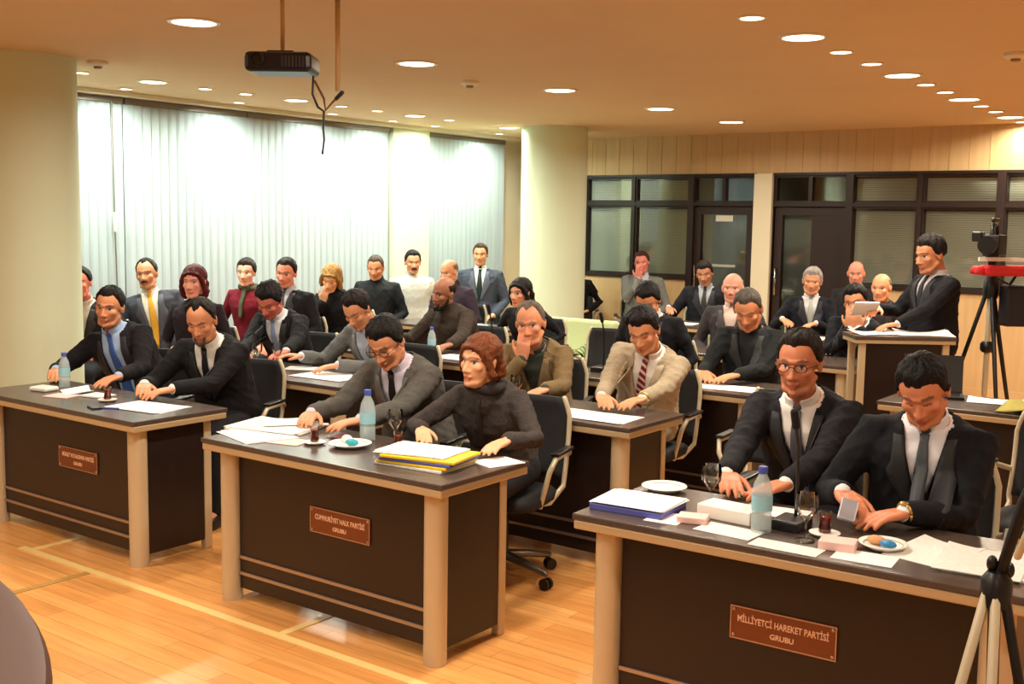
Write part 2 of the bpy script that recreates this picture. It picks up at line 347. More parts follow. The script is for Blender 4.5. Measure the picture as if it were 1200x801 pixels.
# wall washers grazing the blinds, set in the ceiling close to them
for y in (4.9, 5.7, 6.9, 8.1, 9.0, 9.7, 10.9):
    downlight(-8.28, y, .05, P_WASH, lab_('small recessed spotlight close above the blinds, %s from the left', 'w'), 'spotlights washing the blinds', True)
for x, y, lab in ((-7.02, 4.61, 'small brass sprinkler head on the ceiling near the left column'), (-1.64, 7.3, 'flat detector on the ceiling at the right picture edge'), (-5.41, 6.74, 'flat round detector on the ceiling in the middle')):
    o = empty('smoke_detector', (x, y, CEIL)); tag(o, lab, 'detector')
    a = Acc(); a.lathe([(.07, -.001), (.07, -.02), (.05, -.035)]); link('base', a, M_ring, o, auto=True)
    a = Acc(); a.lathe([(.03, -.035), (.025, -.05)]); link('sensor', a, mat('sensor_grey', srgb(150, 120, 80), .5), o, auto=True)
# floor strips
M_tape = mat('beige_floor_strip', srgb(232, 198, 128), .45)
a = Acc(); a.bx(-5.42, -2.1, 3.02, 3.065, 0, .004); struct('trim_7', a, M_tape)
a = Acc(); a.bx(-3.46, -3.42, 3.065, 3.42, 0, .004); struct('trim_8', a, M_tape)
a = Acc(); a.bx(-5.36, -5.32, 3.065, 3.42, 0, .004); struct('trim_9', a, M_tape)
a = Acc(); a.bx(-4.80, -4.76, 2.6, 3.02, 0, .004); a.bx(-4.8, -4.76, 1.2, 2.6, 0, .003); struct('trim_10', a, mat('dull_floor_strip', srgb(176, 138, 72), .6))
# ------------------------------------------------------------------ desks
ZD = .75
def text_mesh(s, size, m, parent, loc, rot, name='lettering', width=None):
    cu = bpy.data.curves.new('t', 'FONT'); cu.body = s; cu.size = size; cu.extrude = .0006; cu.align_x = 'CENTER'; cu.align_y = 'CENTER'
    cu.offset = .0006
    o = bpy.data.objects.new('t', cu); COL.objects.link(o); dg = bpy.context.evaluated_depsgraph_get(); dg.update()
    me = bpy.data.meshes.new_from_object(o.evaluated_get(dg)); bpy.data.objects.remove(o)
    V = getv(me)
    if width: V[:, 0] *= width/max(1e-6, V[:, 0].max()-V[:, 0].min())
    M = np.array(rot); setv(me, V@M.T+np.array(loc)); me.materials.clear(); me.materials.append(m)
    q = bpy.data.objects.new(name, me); COL.objects.link(q); q.parent = parent; return q
RFRONT = ((1, 0, 0), (0, 0, -1), (0, 1, 0))      # text facing -y
def make_desk(w=1.42, d=.57, plate=None, px=0):
    o = empty('conference_desk'); hw = w/2
    a = Acc(); a.bx(-hw, hw, 0, d, ZD-.022, ZD); link('desk_top', a, M_top, o, bevel=.004)
    a = Acc(); a.bx(-hw+.004, hw-.004, .004, d-.004, ZD-.055, ZD-.0225); link('top_edge', a, M_edge, o, bevel=.006)
    for s in (-1, 1):
        a = Acc(); a.lathe([(.047, 0), (.047, ZD-.056)], (s*(hw-.10), .09, 0), 20); link('leg', a, M_leg, o, auto=True)
        a = Acc(); a.bx(s*(hw-.10)-.02, s*(hw-.10)+.02, d-.09, d-.045, 0, ZD-.056); link('leg', a, M_leg, o, bevel=.004)
        a = Acc(); a.bx(s*(hw-.10)-.014, s*(hw-.10)+.014, .138, d-.091, .05, ZD-.056); link('side_panel', a, M_dark, o)
    a = Acc(); a.bx(-hw+.15, hw-.15, .095, .12, .06, ZD-.056); link('front_panel', a, M_dark, o)
    for z in (.125, .20):
        a = Acc(); a.bx(-hw+.15, hw-.15, .086, .0945, z, z+.014); link('rail', a, M_rail, o)
    if plate:
        p = Acc(); p.bx(-.175, .175, .0, .0045, -.055, .055); p = link('name_plate', p, M_copper, o); p.location = (px, .09, .465)
        a = Acc()
        for x0, x1, z0, z1 in ((-.175, .175, -.055, -.051), (-.175, .175, .051, .055), (-.175, -.171, -.051, .051), (.171, .175, -.051, .051)): a.bx(x0, x1, -.002, -.0001, z0, z1)
        link('plate_border', a, M_screw, p)
        text_mesh(plate[0], .03, M_letter, p, (0, -.0008, .014), RFRONT, width=plate[2]); text_mesh(plate[1], .024, M_letter, p, (0, -.0008, -.024), RFRONT)
        a = Acc()
        for x in (-.163, .163):
            for z in (-.043, .043): a.ell((x, -.0015, z), (.006, .003, .006), n=10, m=6)
        link('screws', a, M_screw, p, smooth=True)
    return o
G_D = 'dark conference desks with beige legs'
def place_desk(o, x, y, lab, rz=0.0):
    o.location = (x, y, 0); o.rotation_euler = (0, 0, rz); tag(o, lab, 'desk', G_D); return o
place_desk(make_desk(1.50, plate=('ADALET VE KALKINMA PARTİSİ', 'GRUBU', .29), px=.13), -5.34, 3.16, 'dark front-row desk with nameplate standing beside the left column')
place_desk(make_desk(plate=('CUMHURİYET HALK PARTİSİ', 'GRUBU', .29), px=.08), -3.345, 3.14, 'dark front-row desk with nameplate, in the middle, carrying yellow folders')
place_desk(make_desk(1.46, plate=('MİLLİYETÇİ HAREKET PARTİSİ', 'GRUBU', .30)), -1.31, 3.155, 'dark front-row desk with large copper nameplate nearest the camera on the right', .035)
plain = make_desk()
DESKS = [(-5.38, 4.62, 'dark second-row desk behind the bearded man with white papers'), (-3.40, 4.62, 'dark second-row desk of the man in the beige suit'),
 (-5.38, 5.98, 'dark third-row desk behind the man in the light grey suit'), (-3.36, 6.0, 'dark third-row desk before the short-haired man with clasped hands'),
 (-1.35, 6.35, 'dark desk on the right behind the front pair, with an olive cloth'), (-6.74, 7.92, 'dark desk holding bright sheets before the bald man near the pilaster'),
 (-3.40, 7.72, 'dark fourth-row desk before the man with hands at his mouth'), (-3.5, 9.25, 'dark fifth-row desk before the grey-haired man'), (-5.22, 9.7, 'dark far desk before the man in front of the glass door')]
for i, (x, y, l) in enumerate(DESKS): place_desk(plain if i == 0 else copy_tree(plain), x, y, l)
# big oval table cut by the lower left corner
M_brown = mat('brown_table', srgb(74, 46, 40), .45, noise=.06, nscale=5)
o = empty('oval_table', (-3.34, -.64, 0)); tag(o, 'large dark brown rounded table cut by the lower left corner', 'table')
a = Acc(); a.lathe([(2.20, .69), (2.235, .70), (2.248, .72), (2.235, .745), (2.2, .75)], n=120); link('table_top', a, M_brown, o, smooth=False, auto=True)
a = Acc(); a.lathe([(2.15, 0), (2.15, .69)], n=120, cap=False); link('skirt_panel', a, M_dark, o, auto=True)
# ------------------------------------------------------------------ office chair
def make_chair():
    o = empty('office_chair'); 
    a = Acc(); M = Matrix.Rotation(math.radians(-2), 3, 'X')
    n = 32; an = np.linspace(0, 2*PI, n, endpoint=False); sg = lambda v, e: np.sign(v)*np.abs(v)**e
    ring = lambda s, z: np.stack([.235*s*sg(np.cos(an), .5), .02+.225*s*sg(np.sin(an), .5), np.full(n, z)], 1)
    a.loft([ring(.9, .385), ring(1, .40), ring(1, .432), ring(.94, .446), ring(.8, .452)]); link('seat', a, M_black, o, smooth=True)
    # backrest: curved padded panel
    P = lambda u, v: np.array([u*.225*(1-.12*(v > .8)*(v-.8)/.2), -.225-.06*v+.035*u*u*1.0-.02*math.sin(v*PI), .48+.39*v])
    fr = np.array([[P(u, v) for u in np.linspace(-1, 1, 11)] for v in np.linspace(0, 1, 13)]); bk = fr+np.array([0, -.03, 0])
    rings = [np.concatenate([fr[i], bk[i][::-1]]) for i in range(13)]
    a = Acc(); a.loft(rings); link('backrest', a, M_black, o, smooth=True, bevel=0)
    for s in (-1, 1):
        a = Acc(); pts = [P(s*1.06, v)+np.array([0, -.015, 0]) for v in np.linspace(1.0, 0, 10)]+[np.array([s*.235, -.20, .44]), np.array([s*.22, -.05, .385]), np.array([s*.12, .05, .375])]
        a.tube(pts, .013, n=8); link('frame_tube', a, M_creamf, o, smooth=True)
        a = Acc(); a.tube([(s*.25, -.235, .60), (s*.29, -.12, .635), (s*.295, .08, .635), (s*.28, .12, .58), (s*.22, .08, .395)], .013, n=8); ar = link('armrest', a, M_creamf, o, smooth=True)
        a = Acc(); a.bx(s*.292-.022, s*.292+.022, -.13, .09, .645, .662); link('arm_pad', a, M_blackp, ar, bevel=.006)
    a = Acc(); a.lathe([(.025, .12), (.025, .30), (.018, .30), (.018, .39)], n=14); link('gas_column', a, M_blackp, o, auto=True)
    for k in range(5):
        t = 2*PI*k/5+.3; c, s = math.cos(t), math.sin(t)
        a = Acc(); a.tube([(0.02*c, .02*s, .115), (.14*c, .14*s, .10), (.27*c, .27*s, .075)], [.024, .02, .014], n=8); lg = link('base_arm', a, mat('grey_cast_base', srgb(120, 112, 104), .3, .7), o, smooth=True)
        a = Acc()
        for q in (-.014, .014):
            ct = np.array([.275*c-q*s, .275*s+q*c, .028]); a.tube([ct-.008*np.array([-s, c, 0]), ct+.008*np.array([-s, c, 0])], .028, n=16, round_=False)
        link('caster', a, M_blackp, lg, auto=True)
    return o
CHAIR = make_chair(); CH_USED = [False]
G_CH = 'black office chairs with cream frames'
def place_chair(x, y, rz, lab, sc=1.0):
    o = CHAIR if not CH_USED[0] else copy_tree(CHAIR)
    CH_USED[0] = True; o.location = (x, y, 0); o.rotation_euler = (0, 0, rz); tag(o, lab, 'chair', G_CH); return o
# ------------------------------------------------------------------ people
M_skin = mat('skin', (1, 1, 1), .5, attr='Col', noise=.05, nscale=30, bump=.08, bscale=200)
FAB = {}
def fabric(name, c, rough=.85, noise=.14, nscale=90, bump=.25, bscale=260): return mat(name, srgb(*c), rough, noise=noise, nscale=nscale, bump=bump, bscale=bscale, spec=.25)
def hairmat(name, c): return mat('hair_'+name, tuple(v*.8 for v in srgb(*c)), .52, noise=.5, nscale=60, stretch=(1, 1, .35), bump=.9, bscale=150, spec=.22)
def wrinkle(me, amp, seed, k=30.0, keep=()):
    V = getv(me); fade = np.ones(len(V))
    for p_ in keep: fade *= np.clip((np.linalg.norm(V-p_, axis=1)-.05)/.09, .0, 1)
    n = np.empty(len(me.vertices)*3); me.vertices.foreach_get('normal', n); n = n.reshape(-1, 3)
    r = np.random.RandomState(seed); d = np.zeros(len(V))
    for i in range(7):
        kv = r.normal(size=3); kv = kv/np.linalg.norm(kv)*k*(.6+.5*i/2); kv[2] *= 1.2
        ph = r.uniform(0, 6.28); q = V@kv+ph+1.3*np.sin(V@np.roll(kv, 1)*.6+ph)
        d += (1-np.abs(np.sin(q)))**2*.8-.3
    setv(me, V+n*(amp*fade*d/3)[:, None])
def rotm(yaw, pitch, roll):      # columns = axes; yaw about z, pitch down about x, roll about y (degrees)
    y, p, r = map(math.radians, (yaw, pitch, roll))
    return np.array((Matrix.Rotation(y, 3, 'Z')@Matrix.Rotation(-p, 3, 'X')@Matrix.Rotation(r, 3, 'Y')))
def ik(S, T, l1, l2, pole):
    d = T-S; L = np.linalg.norm(d); dr = d/L; L = min(max(L, abs(l1-l2)+.03), (l1+l2)*.99)
    a = (l1*l1-l2*l2+L*L)/(2*L); h = math.sqrt(max(0, l1*l1-a*a)); p = pole-np.dot(pole, dr)*dr; p = nrm(p)
    return S+dr*a+p*h, S+dr*L
def build_hand(acc, W, d, n, th, k=1.0, curl=22, fist=0.0):
    d, n, th = nrm(d), nrm(n), nrm(th)
    for t, kl in ((.030, .082), (.010, .086), (-.011, .082), (-.030, .074)):
        acc.tube([W+th*t*.6*k, W+d*kl*k*.5+th*t*.9*k, W+d*kl*k+th*t*k], [.013*k, .0135*k, .0115*k], n=8)
    acc.ell(W+d*.045*k, (.030*k, .014*k, .045*k), M=np.stack([th, n, d], 1), n=12, m=8)
    for i, (t, kl, fl) in enumerate(((.030, .082, .072), (.010, .086, .080), (-.011, .082, .074), (-.030, .074, .058))):
        p = W+d*kl*k+th*t*k; a = math.radians(curl*(.6+.12*i)); pts = [p]; sp = th*(t*1.6)
        for q, (seg, f) in enumerate(((.45, 1), (.30, 2.1), (.25, 3.0))):
            dd = nrm(d*math.cos(a*f)+n*math.sin(a*f)+sp*(1.5-.3*q)); p = p+dd*fl*seg*k; pts.append(p)
        acc.tube(pts, [.0098*k, .0092*k, .0084*k, .0072*k], n=8)
    b = W+d*.022*k+th*.026*k; p1 = b+nrm(th*.75+d*.75+n*.25)*.040*k; p2 = p1+nrm(th*.35+d*.9+n*.3)*.030*k; p3 = p2+nrm(th*.1+d*.95+n*.3)*.022*k
    acc.tube([b-d*.01*k, p1, p2, p3], [.0135*k, .0115*k, .0102*k, .0085*k], n=8)
HL = {
 'short': ([0, 22, 38, 52, 64, 80, 95, 120, 150, 180], [34, 38, 40, 30, 6, -14, -2, -20, -34, -38]),
 'full': ([0, 22, 38, 52, 64, 80, 95, 120, 150, 180], [27, 29, 32, 24, 0, -20, -8, -26, -38, -42]),
 'receding': ([0, 20, 36, 50, 62, 72, 82, 95, 120, 150, 180], [44, 54, 62, 50, 26, 2, -14, -2, -20, -34, -38]),
 'bald': ([0, 40, 62, 74, 84, 95, 120, 150, 180], [95, 95, 60, 20, -8, 2, -16, -30, -34]),
 'bob': ([0, 25, 45, 60, 75, 95, 120, 150, 180], [24, 22, 12, -8, -34, -40, -44, -46, -48]),
}
def make_hair(body_bvh, Hc, Mh, hs, style, th, seed):
    az = np.linspace(-180, 180, 61)[:-1]; el = np.linspace(-52, 89, 36); xs, ys = HL[style]; r = np.random.RandomState(seed)
    c0 = Hc+Mh@np.array([0, -.01, .02])*hs; P = []; T = []
    ph = r.uniform(0, 6, 6)
    for e in el:
        for a in az:
            e0 = np.interp(abs(a), xs, ys)+1.5*math.sin(a*.21+ph[0])
            f = (e-e0)/(20.0 if style != 'bob' else 11.0); t = max(0.0, min(1.0, f)); t = t*t*(3-2*t)
            if style == 'bald':
                u = (e-(26 if abs(a) < 150 else 30))/14.0; t *= max(0.0, min(1.0, 1-u))*.6
            er, ar = math.radians(e), math.radians(a)
            ld = np.array([math.sin(ar)*math.cos(er), math.cos(ar)*math.cos(er), math.sin(er)]); wd = Mh@ld
            hit = body_bvh.ray_cast(Vector(c0), Vector(wd), .25)
            rad = hit[3] if hit[0] is not None else .09
            if abs(ld[0]) > .75 and abs(e) < 32 and rad > .094*hs: rad = min(rad, (.092 if style != 'bob' else .1)*hs)
            if abs(a) > 130 and e < -30: rad = min(rad, .095*hs)
            topk = .75+.75*max(0, math.sin(er))+.35*math.exp(-(a/45)**2-((e-48)/22)**2)+.12*math.sin(a*.045+ph[3])
            if style == 'bob': topk += .5*(e < 10)
            tt = th*t*topk*(1+.16*math.sin(a*.16+ph[1]+e*.12)+.14*math.sin(a*.45+ph[2]-e*.1)+(0 if style == 'bob' else .05)*r.normal())
            P.append(c0+wd*(rad+(tt if t > 0 else -.005))); T.append(t)
    na, ne = len(az), len(el); top = len(P); P.append(np.mean(P[-na:], axis=0)); T.append(min(T[-na:]))
    Fs = []
    for i in range(ne-1):
        for j in range(na):
            q = (i*na+j, (i+1)*na+j, (i+1)*na+(j+1) % na, i*na+(j+1) % na)
            if max(T[x] for x in q) > 0: Fs.append(q)
    for j in range(na):
        q = ((ne-1)*na+j, top, (ne-1)*na+(j+1) % na)
        if max(T[x] for x in q) > 0: Fs.append(q)
    used = sorted(set(x for f in Fs for x in f)); ix = {x: i for i, x in enumerate(used)}
    a = Acc(); a.add(np.array(P)[used], [tuple(ix[x] for x in f) for f in Fs]); return a
def project(bvh, pts, fwd, off):
    out = []
    for p in pts:
        o = Vector(p)+Vector(fwd)*.35; h = bvh.ray_cast(o, -Vector(fwd), .8)
        out.append(None if h[0] is None else np.array(h[0])+np.asarray(fwd)*off)
    return out
PEOPLE = []
def person(short, H, body=270, gaze=None, pitch=0, roll=0, R=None, L=None, jacket=None, jc=None, shirt=(236, 234, 228), tie=None, trousers=(26, 26, 32), hair='short', hc=(24, 20, 18), hth=.010,
           skin=(212, 144, 104), vox=.0075, sc=1.0, side=0.0, apex=.38, aw=.0, fat=1.0, hs=1.05, beard=None, glasses=None, label='', stand=False, closed=False, collar=True, longhair=None,
           rdir=None, ldir=None, rn=None, ln=None, curl=22, seed=1, watch=False, chair=True, chair_lab=None, female=False, scarf=None, wr=.010, lip=None, cup=None):
    H = np.array(H, float); gaze = body if gaze is None else gaze; fa = math.radians(body); fw = np.array([math.cos(fa), math.sin(fa), 0]); rt = np.array([math.sin(fa), -math.cos(fa), 0])
    hz = .93*sc if stand else .56; Ltr = .665*sc; dz = H[2]-hz; dl = math.sqrt(max(.0009, Ltr**2-dz*dz-side*side))
    if stand: dl = .06
    base = H-fw*dl-rt*side; base[2] = 0
    W2L = np.array([rt, fw, [0, 0, 1]])                        # world -> local rows
    loc = lambda p: W2L@(np.array(p, float)-base)
    root = empty('person', tuple(base), fa-PI/2); tag(root, label, 'person')
    Hc = loc(H); Mh = rotm(gaze-body, pitch, roll)
    hb = Hc+Mh@np.array([0, -.028, -.085])*hs; Nk = hb+np.array([0, -.022, -.055])*sc
    P0 = np.array([0, 0, hz]); C = P0+np.array([Nk[0]*.35, -.01+Nk[1]*.15, (Nk[2]-hz)*.55])
    def sp(t):
        t_ = t; p = (1-t_)**2*P0+2*t_*(1-t_)*C+t_*t_*Nk; d = 2*(1-t_)*(C-P0)+2*t_*(Nk-C); return p, nrm(d)
    def frame(t):
        p, T = sp(max(t, 0) if t >= 0 else 0)
        if t < 0: p = P0+np.array([0, 0, 1.])*(t*np.linalg.norm(Nk-P0)*1.0)
        s = nrm(np.array([1., 0, 0])-T[0]*T); return p, T, s, np.cross(T, s)
    wk = .88 if female else 1.0
    PROF = [(-.10, .150, .108), (0, .166, .120), (.15, .165, .122), (.35, .150, .114), (.55, .156, .116), (.72, .172, .116), (.84, .168, .104), (.92, .122, .086), (1.0, .066, .062)]
    def torso(acc, ex, ey, extra=(), t0=-1, shp=2.4, n=28):
        rings = []; an = np.linspace(0, 2*PI, n, endpoint=False); sg = lambda v: np.sign(v)*np.abs(v)**(2/shp)
        for t, a_, b_ in PROF:
            if t < t0: continue
            p, T, s, f = frame(t); bel = (fat-1)*.9*math.exp(-((t-.2)/.3)**2); a2 = (a_*wk*(1+(fat-1)*.6)+ex)*sc; b2 = (b_*(1+bel)+ey)*sc
            if female: b2 += .02*math.exp(-((t-.66)/.1)**2)
            c = p+f*(bel*.05+(.012 if .4 < t < .9 else 0))
            rings.append(c+a2*sg(np.cos(an))[:, None]*s+b2*sg(np.sin(an))[:, None]*f)
        acc.loft(rings)
    pS, TS, sS, fS = frame(.86); SH = {1: pS+sS*.172*wk*sc, -1: pS-sS*.172*wk*sc}
    arms = {}; CUR = {}
    for sd, tgt, dr, nn in ((1, R, rdir, rn), (-1, L, ldir, ln)):
        S = SH[sd]; l1, l2 = .285*sc, .255*sc
        T = loc(tgt) if tgt is not None else (np.array([sd*.12, .25, .64]) if not stand else np.array([sd*.24, .06, .82*sc]))
        hc_ = curl
        if tgt is not None and T[2] < .825 and not stand: T[2] = .803; hc_ = 15
        if cup and ('R' if sd == 1 else 'L') in cup: T = Hc+Mh@np.array([sd*.022, .118, -.098])*hs; d = nrm(Mh@np.array([-sd*.12, -.16, 1.])); nn = 'f'
        elif dr is not None: d = nrm(W2L@np.array(dr, float))
        else:
            d = T-S; d[2] *= .15; d = nrm(d+np.array([-sd*.25, 0, -.05])) if not (stand and tgt is None) else np.array([0, .1, -1.])
        W = T-d*.075
        pole = np.array([sd*.5, -.3, -.75]) if T[2] < S[2]-.05 else np.array([sd*.5, .2, -.9])
        W0 = W; E, W = ik(S, W0, l1, l2, pole)
        if tgt is not None and T[2] < .92 and not stand:          # forearms rest on the table: keep the elbow above it
            for th_ in range(56, 9, -5):
                c_, s_ = math.cos(math.radians(th_)), math.sin(math.radians(th_)); E, W = ik(S, W0, l1, l2, np.array([sd*c_*.8, -.3, -s_]))
                if E[2] > .775: break
        n_ = nrm(-Mh[:, 1]+d*np.dot(Mh[:, 1], d)) if isinstance(nn, str) else nrm(W2L@np.array(nn, float)) if nn is not None else nrm(np.array([0, 0, -1.])-d*np.dot(d, [0, 0, -1.]))
        if stand and tgt is None: n_ = np.array([-sd, 0, 0.])
        th = np.cross(d, n_)*sd
        arms[sd] = (S, E, W, d, n_, th); CUR[sd] = hc_
    if stand: LEG = {s: (np.array([s*.09, 0, hz-.02]), np.array([s*.10, .03, .49*sc]), np.array([s*.105, -.01, .09])) for s in (1, -1)}
    else: LEG = {s: (np.array([s*.095, .02, hz-.005]), np.array([s*(.12 if not female else .08), .42*sc, .515]), np.array([s*.12, .40, .09])) for s in (1, -1)}
    # ---- body: one continuous skin
    A = Acc(); torso(A, 0, 0)
    A.tube([Nk-np.array([0, .02, .05]), Nk+np.array([0, .0, .02]), hb, Hc+Mh@np.array([0, -.02, -.03])*hs], [.054*wk, .053*hs*wk, .054*hs*wk, .05*hs], n=18)
    for s in (1, -1):
        S, E, W, d, n_, th = arms[s]
        A.tube([S-sS*s*.03, S, S*.5+E*.5, E, E*.55+W*.45, W], [.05*sc, .052*sc*wk, .045*sc*wk, .038*sc*wk, .037*sc*wk, .026*sc*wk], n=14)
        build_hand(A, W, d, n_, th, 1.0*sc*(.92 if female else 1.03), CUR[s])
        h, k_, an_ = LEG[s]
        A.tube([h, h*.5+k_*.5, k_], [.082*wk, .074*wk, .058], n=14); A.tube([k_, k_*.6+an_*.4, an_], [.055, .054, .036], n=14)
        A.tube([an_, an_+np.array([0, .08, -.045]), an_+np.array([0, .15, -.055])], [.036, .034, .026], n=10)
    def hp(p): return Hc+Mh@(np.array(p, float)*hs*np.array([.95 if female else 1, 1, 1]))
    def hell(c, r, **k): A.ell(hp(c), np.array(r)*hs, M=Mh, **k)
    hell((0, -.012, .030), (.076, .097, .088), n=28, m=18); hell((0, .022, -.030), (.0615, .066, .086), n=24, m=16)
    jw = .9 if female else 1.0*min(1.15, fat)
    A.tube([hp((-.054*jw, -.002, -.052)), hp((-.034*jw, .05, -.094)), hp((0, .070, -.101)), hp((.034*jw, .05, -.094)), hp((.054*jw, -.002, -.052))], [.0155*hs, .017*hs, .018*hs, .017*hs, .0155*hs], n=12)
    if fat > 1.1: A.ell(hp((0, .03, -.098)), np.array((.045, .045, .028))*hs, M=Mh)
    A.tube([hp((-.046, .066, .021)), hp((-.02, .083, .022)), hp((.02, .083, .022)), hp((.046, .066, .021))], [.007*hs, .0085*hs, .0085*hs, .007*hs], n=8)
    A.tube([hp((0, .082, .006)), hp((0, .094, -.016)), hp((0, .104, -.036))], [.007*hs, .009*hs, .0118*hs], n=10)
    hell((0, .084, -.066), (.023, .011, .007)); hell((0, .083, -.076), (.019, .011, .008)); hell((0, .079, -.100), (.018, .014, .014))
    for s in (1, -1):
        hell((s*.040, .052, -.022), (.024, .027, .022)); hell((s*.0125, .090, -.040), (.009, .011, .008)); hell((s*.0795, -.006, -.006), (.0095, .018, .030)); hell((s*.085, -.012, .006), (.006, .012, .017))
    me = remesh(A, vox, 2)
    V = getv(me); q = (V-Hc)@Mh/hs
    if female: q[:, 0] /= .95
    dy = np.zeros(len(V)); near = (np.abs(q).max(1) < .16)
    for cx in (-.033, .033): dy -= .0065*np.exp(-(((q[:, 0]-cx)/.018)**2+((q[:, 1]-.08)/.03)**2+((q[:, 2]-.003)/.012)**2))
    for cx in (-.032, .032): dy += .0045*np.exp(-(((q[:, 0]-cx)/.011)**2+((q[:, 1]-.08)/.03)**2+((q[:, 2]-.002)/.007)**2))
    dy -= .0025*np.exp(-(((q[:, 0])/.03)**2+((q[:, 1]-.09)/.02)**2+((q[:, 2]+.0705)/.0045)**2))
    V = V+(dy*near*hs)[:, None]*Mh[:, 1]; setv(me, V)
    sk = np.array(srgb(*skin)); colr = np.tile(sk, (len(V), 1)); X, Y, Z = q[:, 0], q[:, 1], q[:, 2]; ax = np.abs(X)
    def paint(mask, c, k=1.0): colr[mask] = colr[mask]*(1-k)+np.array(c)*k
    f = near & (Y > .04)
    redm = np.exp(-(((ax-.04)/.025)**2+((Z+.03)/.025)**2))*f*.25; colr[:] = colr*(1-redm[:, None])+np.array([sk[0]*.95, sk[1]*.62, sk[2]*.55])*redm[:, None]
    paint(f & ((X/.025)**2+((Z+.070)/.010)**2 < 1), lip or (sk[0]*.72, sk[1]*.38, sk[2]*.36))
    hcl = np.array(srgb(*hc))
    if not female: paint(f & (Z < -.045) & (ax < .06), (sk*.62+hcl*.1), .35); paint(near & (Y > .0) & (Y <= .04) & (Z < -.06), sk*.62, .3)
    paint(f & (((ax-.033)/.021)**2+((Z-.0265+(ax-.03)**2*9)/.005)**2 < 1), hcl*.8+sk*.08, .85)
    if pitch < 22:
        paint(f & (((ax-.032)/.0145)**2+((Z-.001)/.0062)**2 < 1), (.62, .58, .54)); paint(f & (((ax-.0315)/.0065)**2+((Z-.001)/.0062)**2 < 1), (.02, .012, .01))
        paint(f & (((ax-.032)/.016)**2+((Z-.0075)/.0028)**2 < 1), (.03, .02, .018), .8)
    else: paint(f & (((ax-.032)/.015)**2+((Z+.004)/.003)**2 < 1), (.04, .025, .02), .9)
    ca = me.color_attributes.new('Col', 'FLOAT_COLOR', 'POINT'); ca.data.foreach_set('color', np.concatenate([colr, np.ones((len(V), 1))], 1).ravel())
    body_bvh = bvh_of(me); link('body', me, M_skin, root, smooth=True)
    # ---- hair
    hm = hairmat('%d_%d_%d' % tuple(hc), hc)
    if longhair is None:
        if hair:
            a = make_hair(body_bvh, Hc, Mh, hs, hair, hth, seed); link('hair', a, hm, root, smooth=True)
    else:
        a = Acc(); Lh = longhair
        def he(c, r): a.ell(hp(c), np.array(r)*hs, M=Mh, n=24, m=14)
        he((0, -.020, .040), (.092, .101, .092)); he((0, -.065, -.03), (.078, .050, .10))
        for s in (1, -1): a.tube([hp((s*.055, .050, .062)), hp((s*.084, .028, .01)), hp((s*.092, .012, -.05)), hp((s*.088, .0, -.06-Lh*.6)), hp((s*.075, -.01, -.06-Lh))], np.array([.018, .021, .025, .026, .016])*hs, n=12)
        for x in (-.05, 0, .05): a.tube([hp((x, -.075, -.02)), hp((x*1.1, -.085, -.08)), hp((x, -.08, -.07-Lh))], np.array([.04, .035, .02])*hs, n=10)
        a.tube([hp((-.052, .066, .062)), hp((-.01, .086, .078)), hp((.05, .066, .058))], np.array([.012, .012, .012])*hs, n=10)
        mh = remesh(a, .008, 2); wrinkle(mh, .008, seed, 70); link('hair', mh, hm, root, smooth=True)
    if beard:
        a = Acc(); bc = hairmat('beard_%d_%d_%d' % tuple(beard[1]), beard[1])
        if 'm' in beard[0]: a.tube([hp((-.027, .084, -.062)), hp((-.010, .098, -.053)), hp((.010, .098, -.053)), hp((.027, .084, -.062))], np.array([.004, .0075, .0075, .004])*hs, n=8)
        if 'g' in beard[0] or 'b' in beard[0]: a.tube([hp((-.03, .074, -.075)), hp((-.022, .082, -.098)), hp((0, .090, -.106)), hp((.022, .082, -.098)), hp((.03, .074, -.075))], np.array([.006, .010, .014, .010, .006])*hs, n=8)
        if 'b' in beard[0]: a.tube([hp((-.066, .012, -.035)), hp((-.060, .03, -.075)), hp((-.03, .066, -.108)), hp((0, .078, -.115)), hp((.03, .066, -.108)), hp((.060, .03, -.075)), hp((.066, .012, -.035))], np.array([.009, .016, .018, .018, .018, .016, .009])*hs, n=10)
        link('moustache' if beard[0] == 'm' else 'beard', a, bc, root, smooth=True)
    if glasses:
        a = Acc()
        for s in (1, -1):
            an = np.linspace(0, 2*PI, 17); pts = [hp((s*.034+.024*math.cos(t), .098-.003*abs(math.cos(t)), .002+.016*math.sin(t))) for t in an]
            a.tube(pts, .0020*hs, n=6, round_=False); a.tube([hp((s*.058, .095, .006)), hp((s*.078, .05, .006)), hp((s*.083, -.01, .004))], .0018*hs, n=6)
        a.tube([hp((-.011, .099, .004)), hp((0, .103, .007)), hp((.011, .099, .004))], .0019*hs, n=6)
        link('glasses', a, mat('spectacle_frame', srgb(24, 18, 16), .3), root, smooth=True)
    # ---- clothes
    far = vox > .008; cv = .012 if far else .009
    def sleeves(acc, ex, end, wrist):
        for s in (1, -1):
            S, E, W, d, n_, th = arms[s]; u = nrm(W-E); We = W-u*end
            acc.tube([S-sS*s*.05, S+TS*.006, S*.5+E*.5, E, E*.55+We*.45, We], [(.052+ex)*sc, (.058+ex)*sc*wk, (.051+ex)*sc*wk, (.044+ex)*sc*wk, (.040+ex*.8)*sc*wk, wrist*sc], n=16)
    if shirt is not None and not closed:
        a = Acc(); torso(a, .008, .008, t0=.0); sleeves(a, .001, .004, .0335); ms = remesh(a, cv, 2); wrinkle(ms, .003, seed+5, 24, [arms[1][2], arms[-1][2]])
        link('shirt', ms, fabric('shirt_%d_%d_%d' % tuple(shirt), shirt, .8, .04, 8, .1), root, smooth=True); sb = bvh_of(ms)
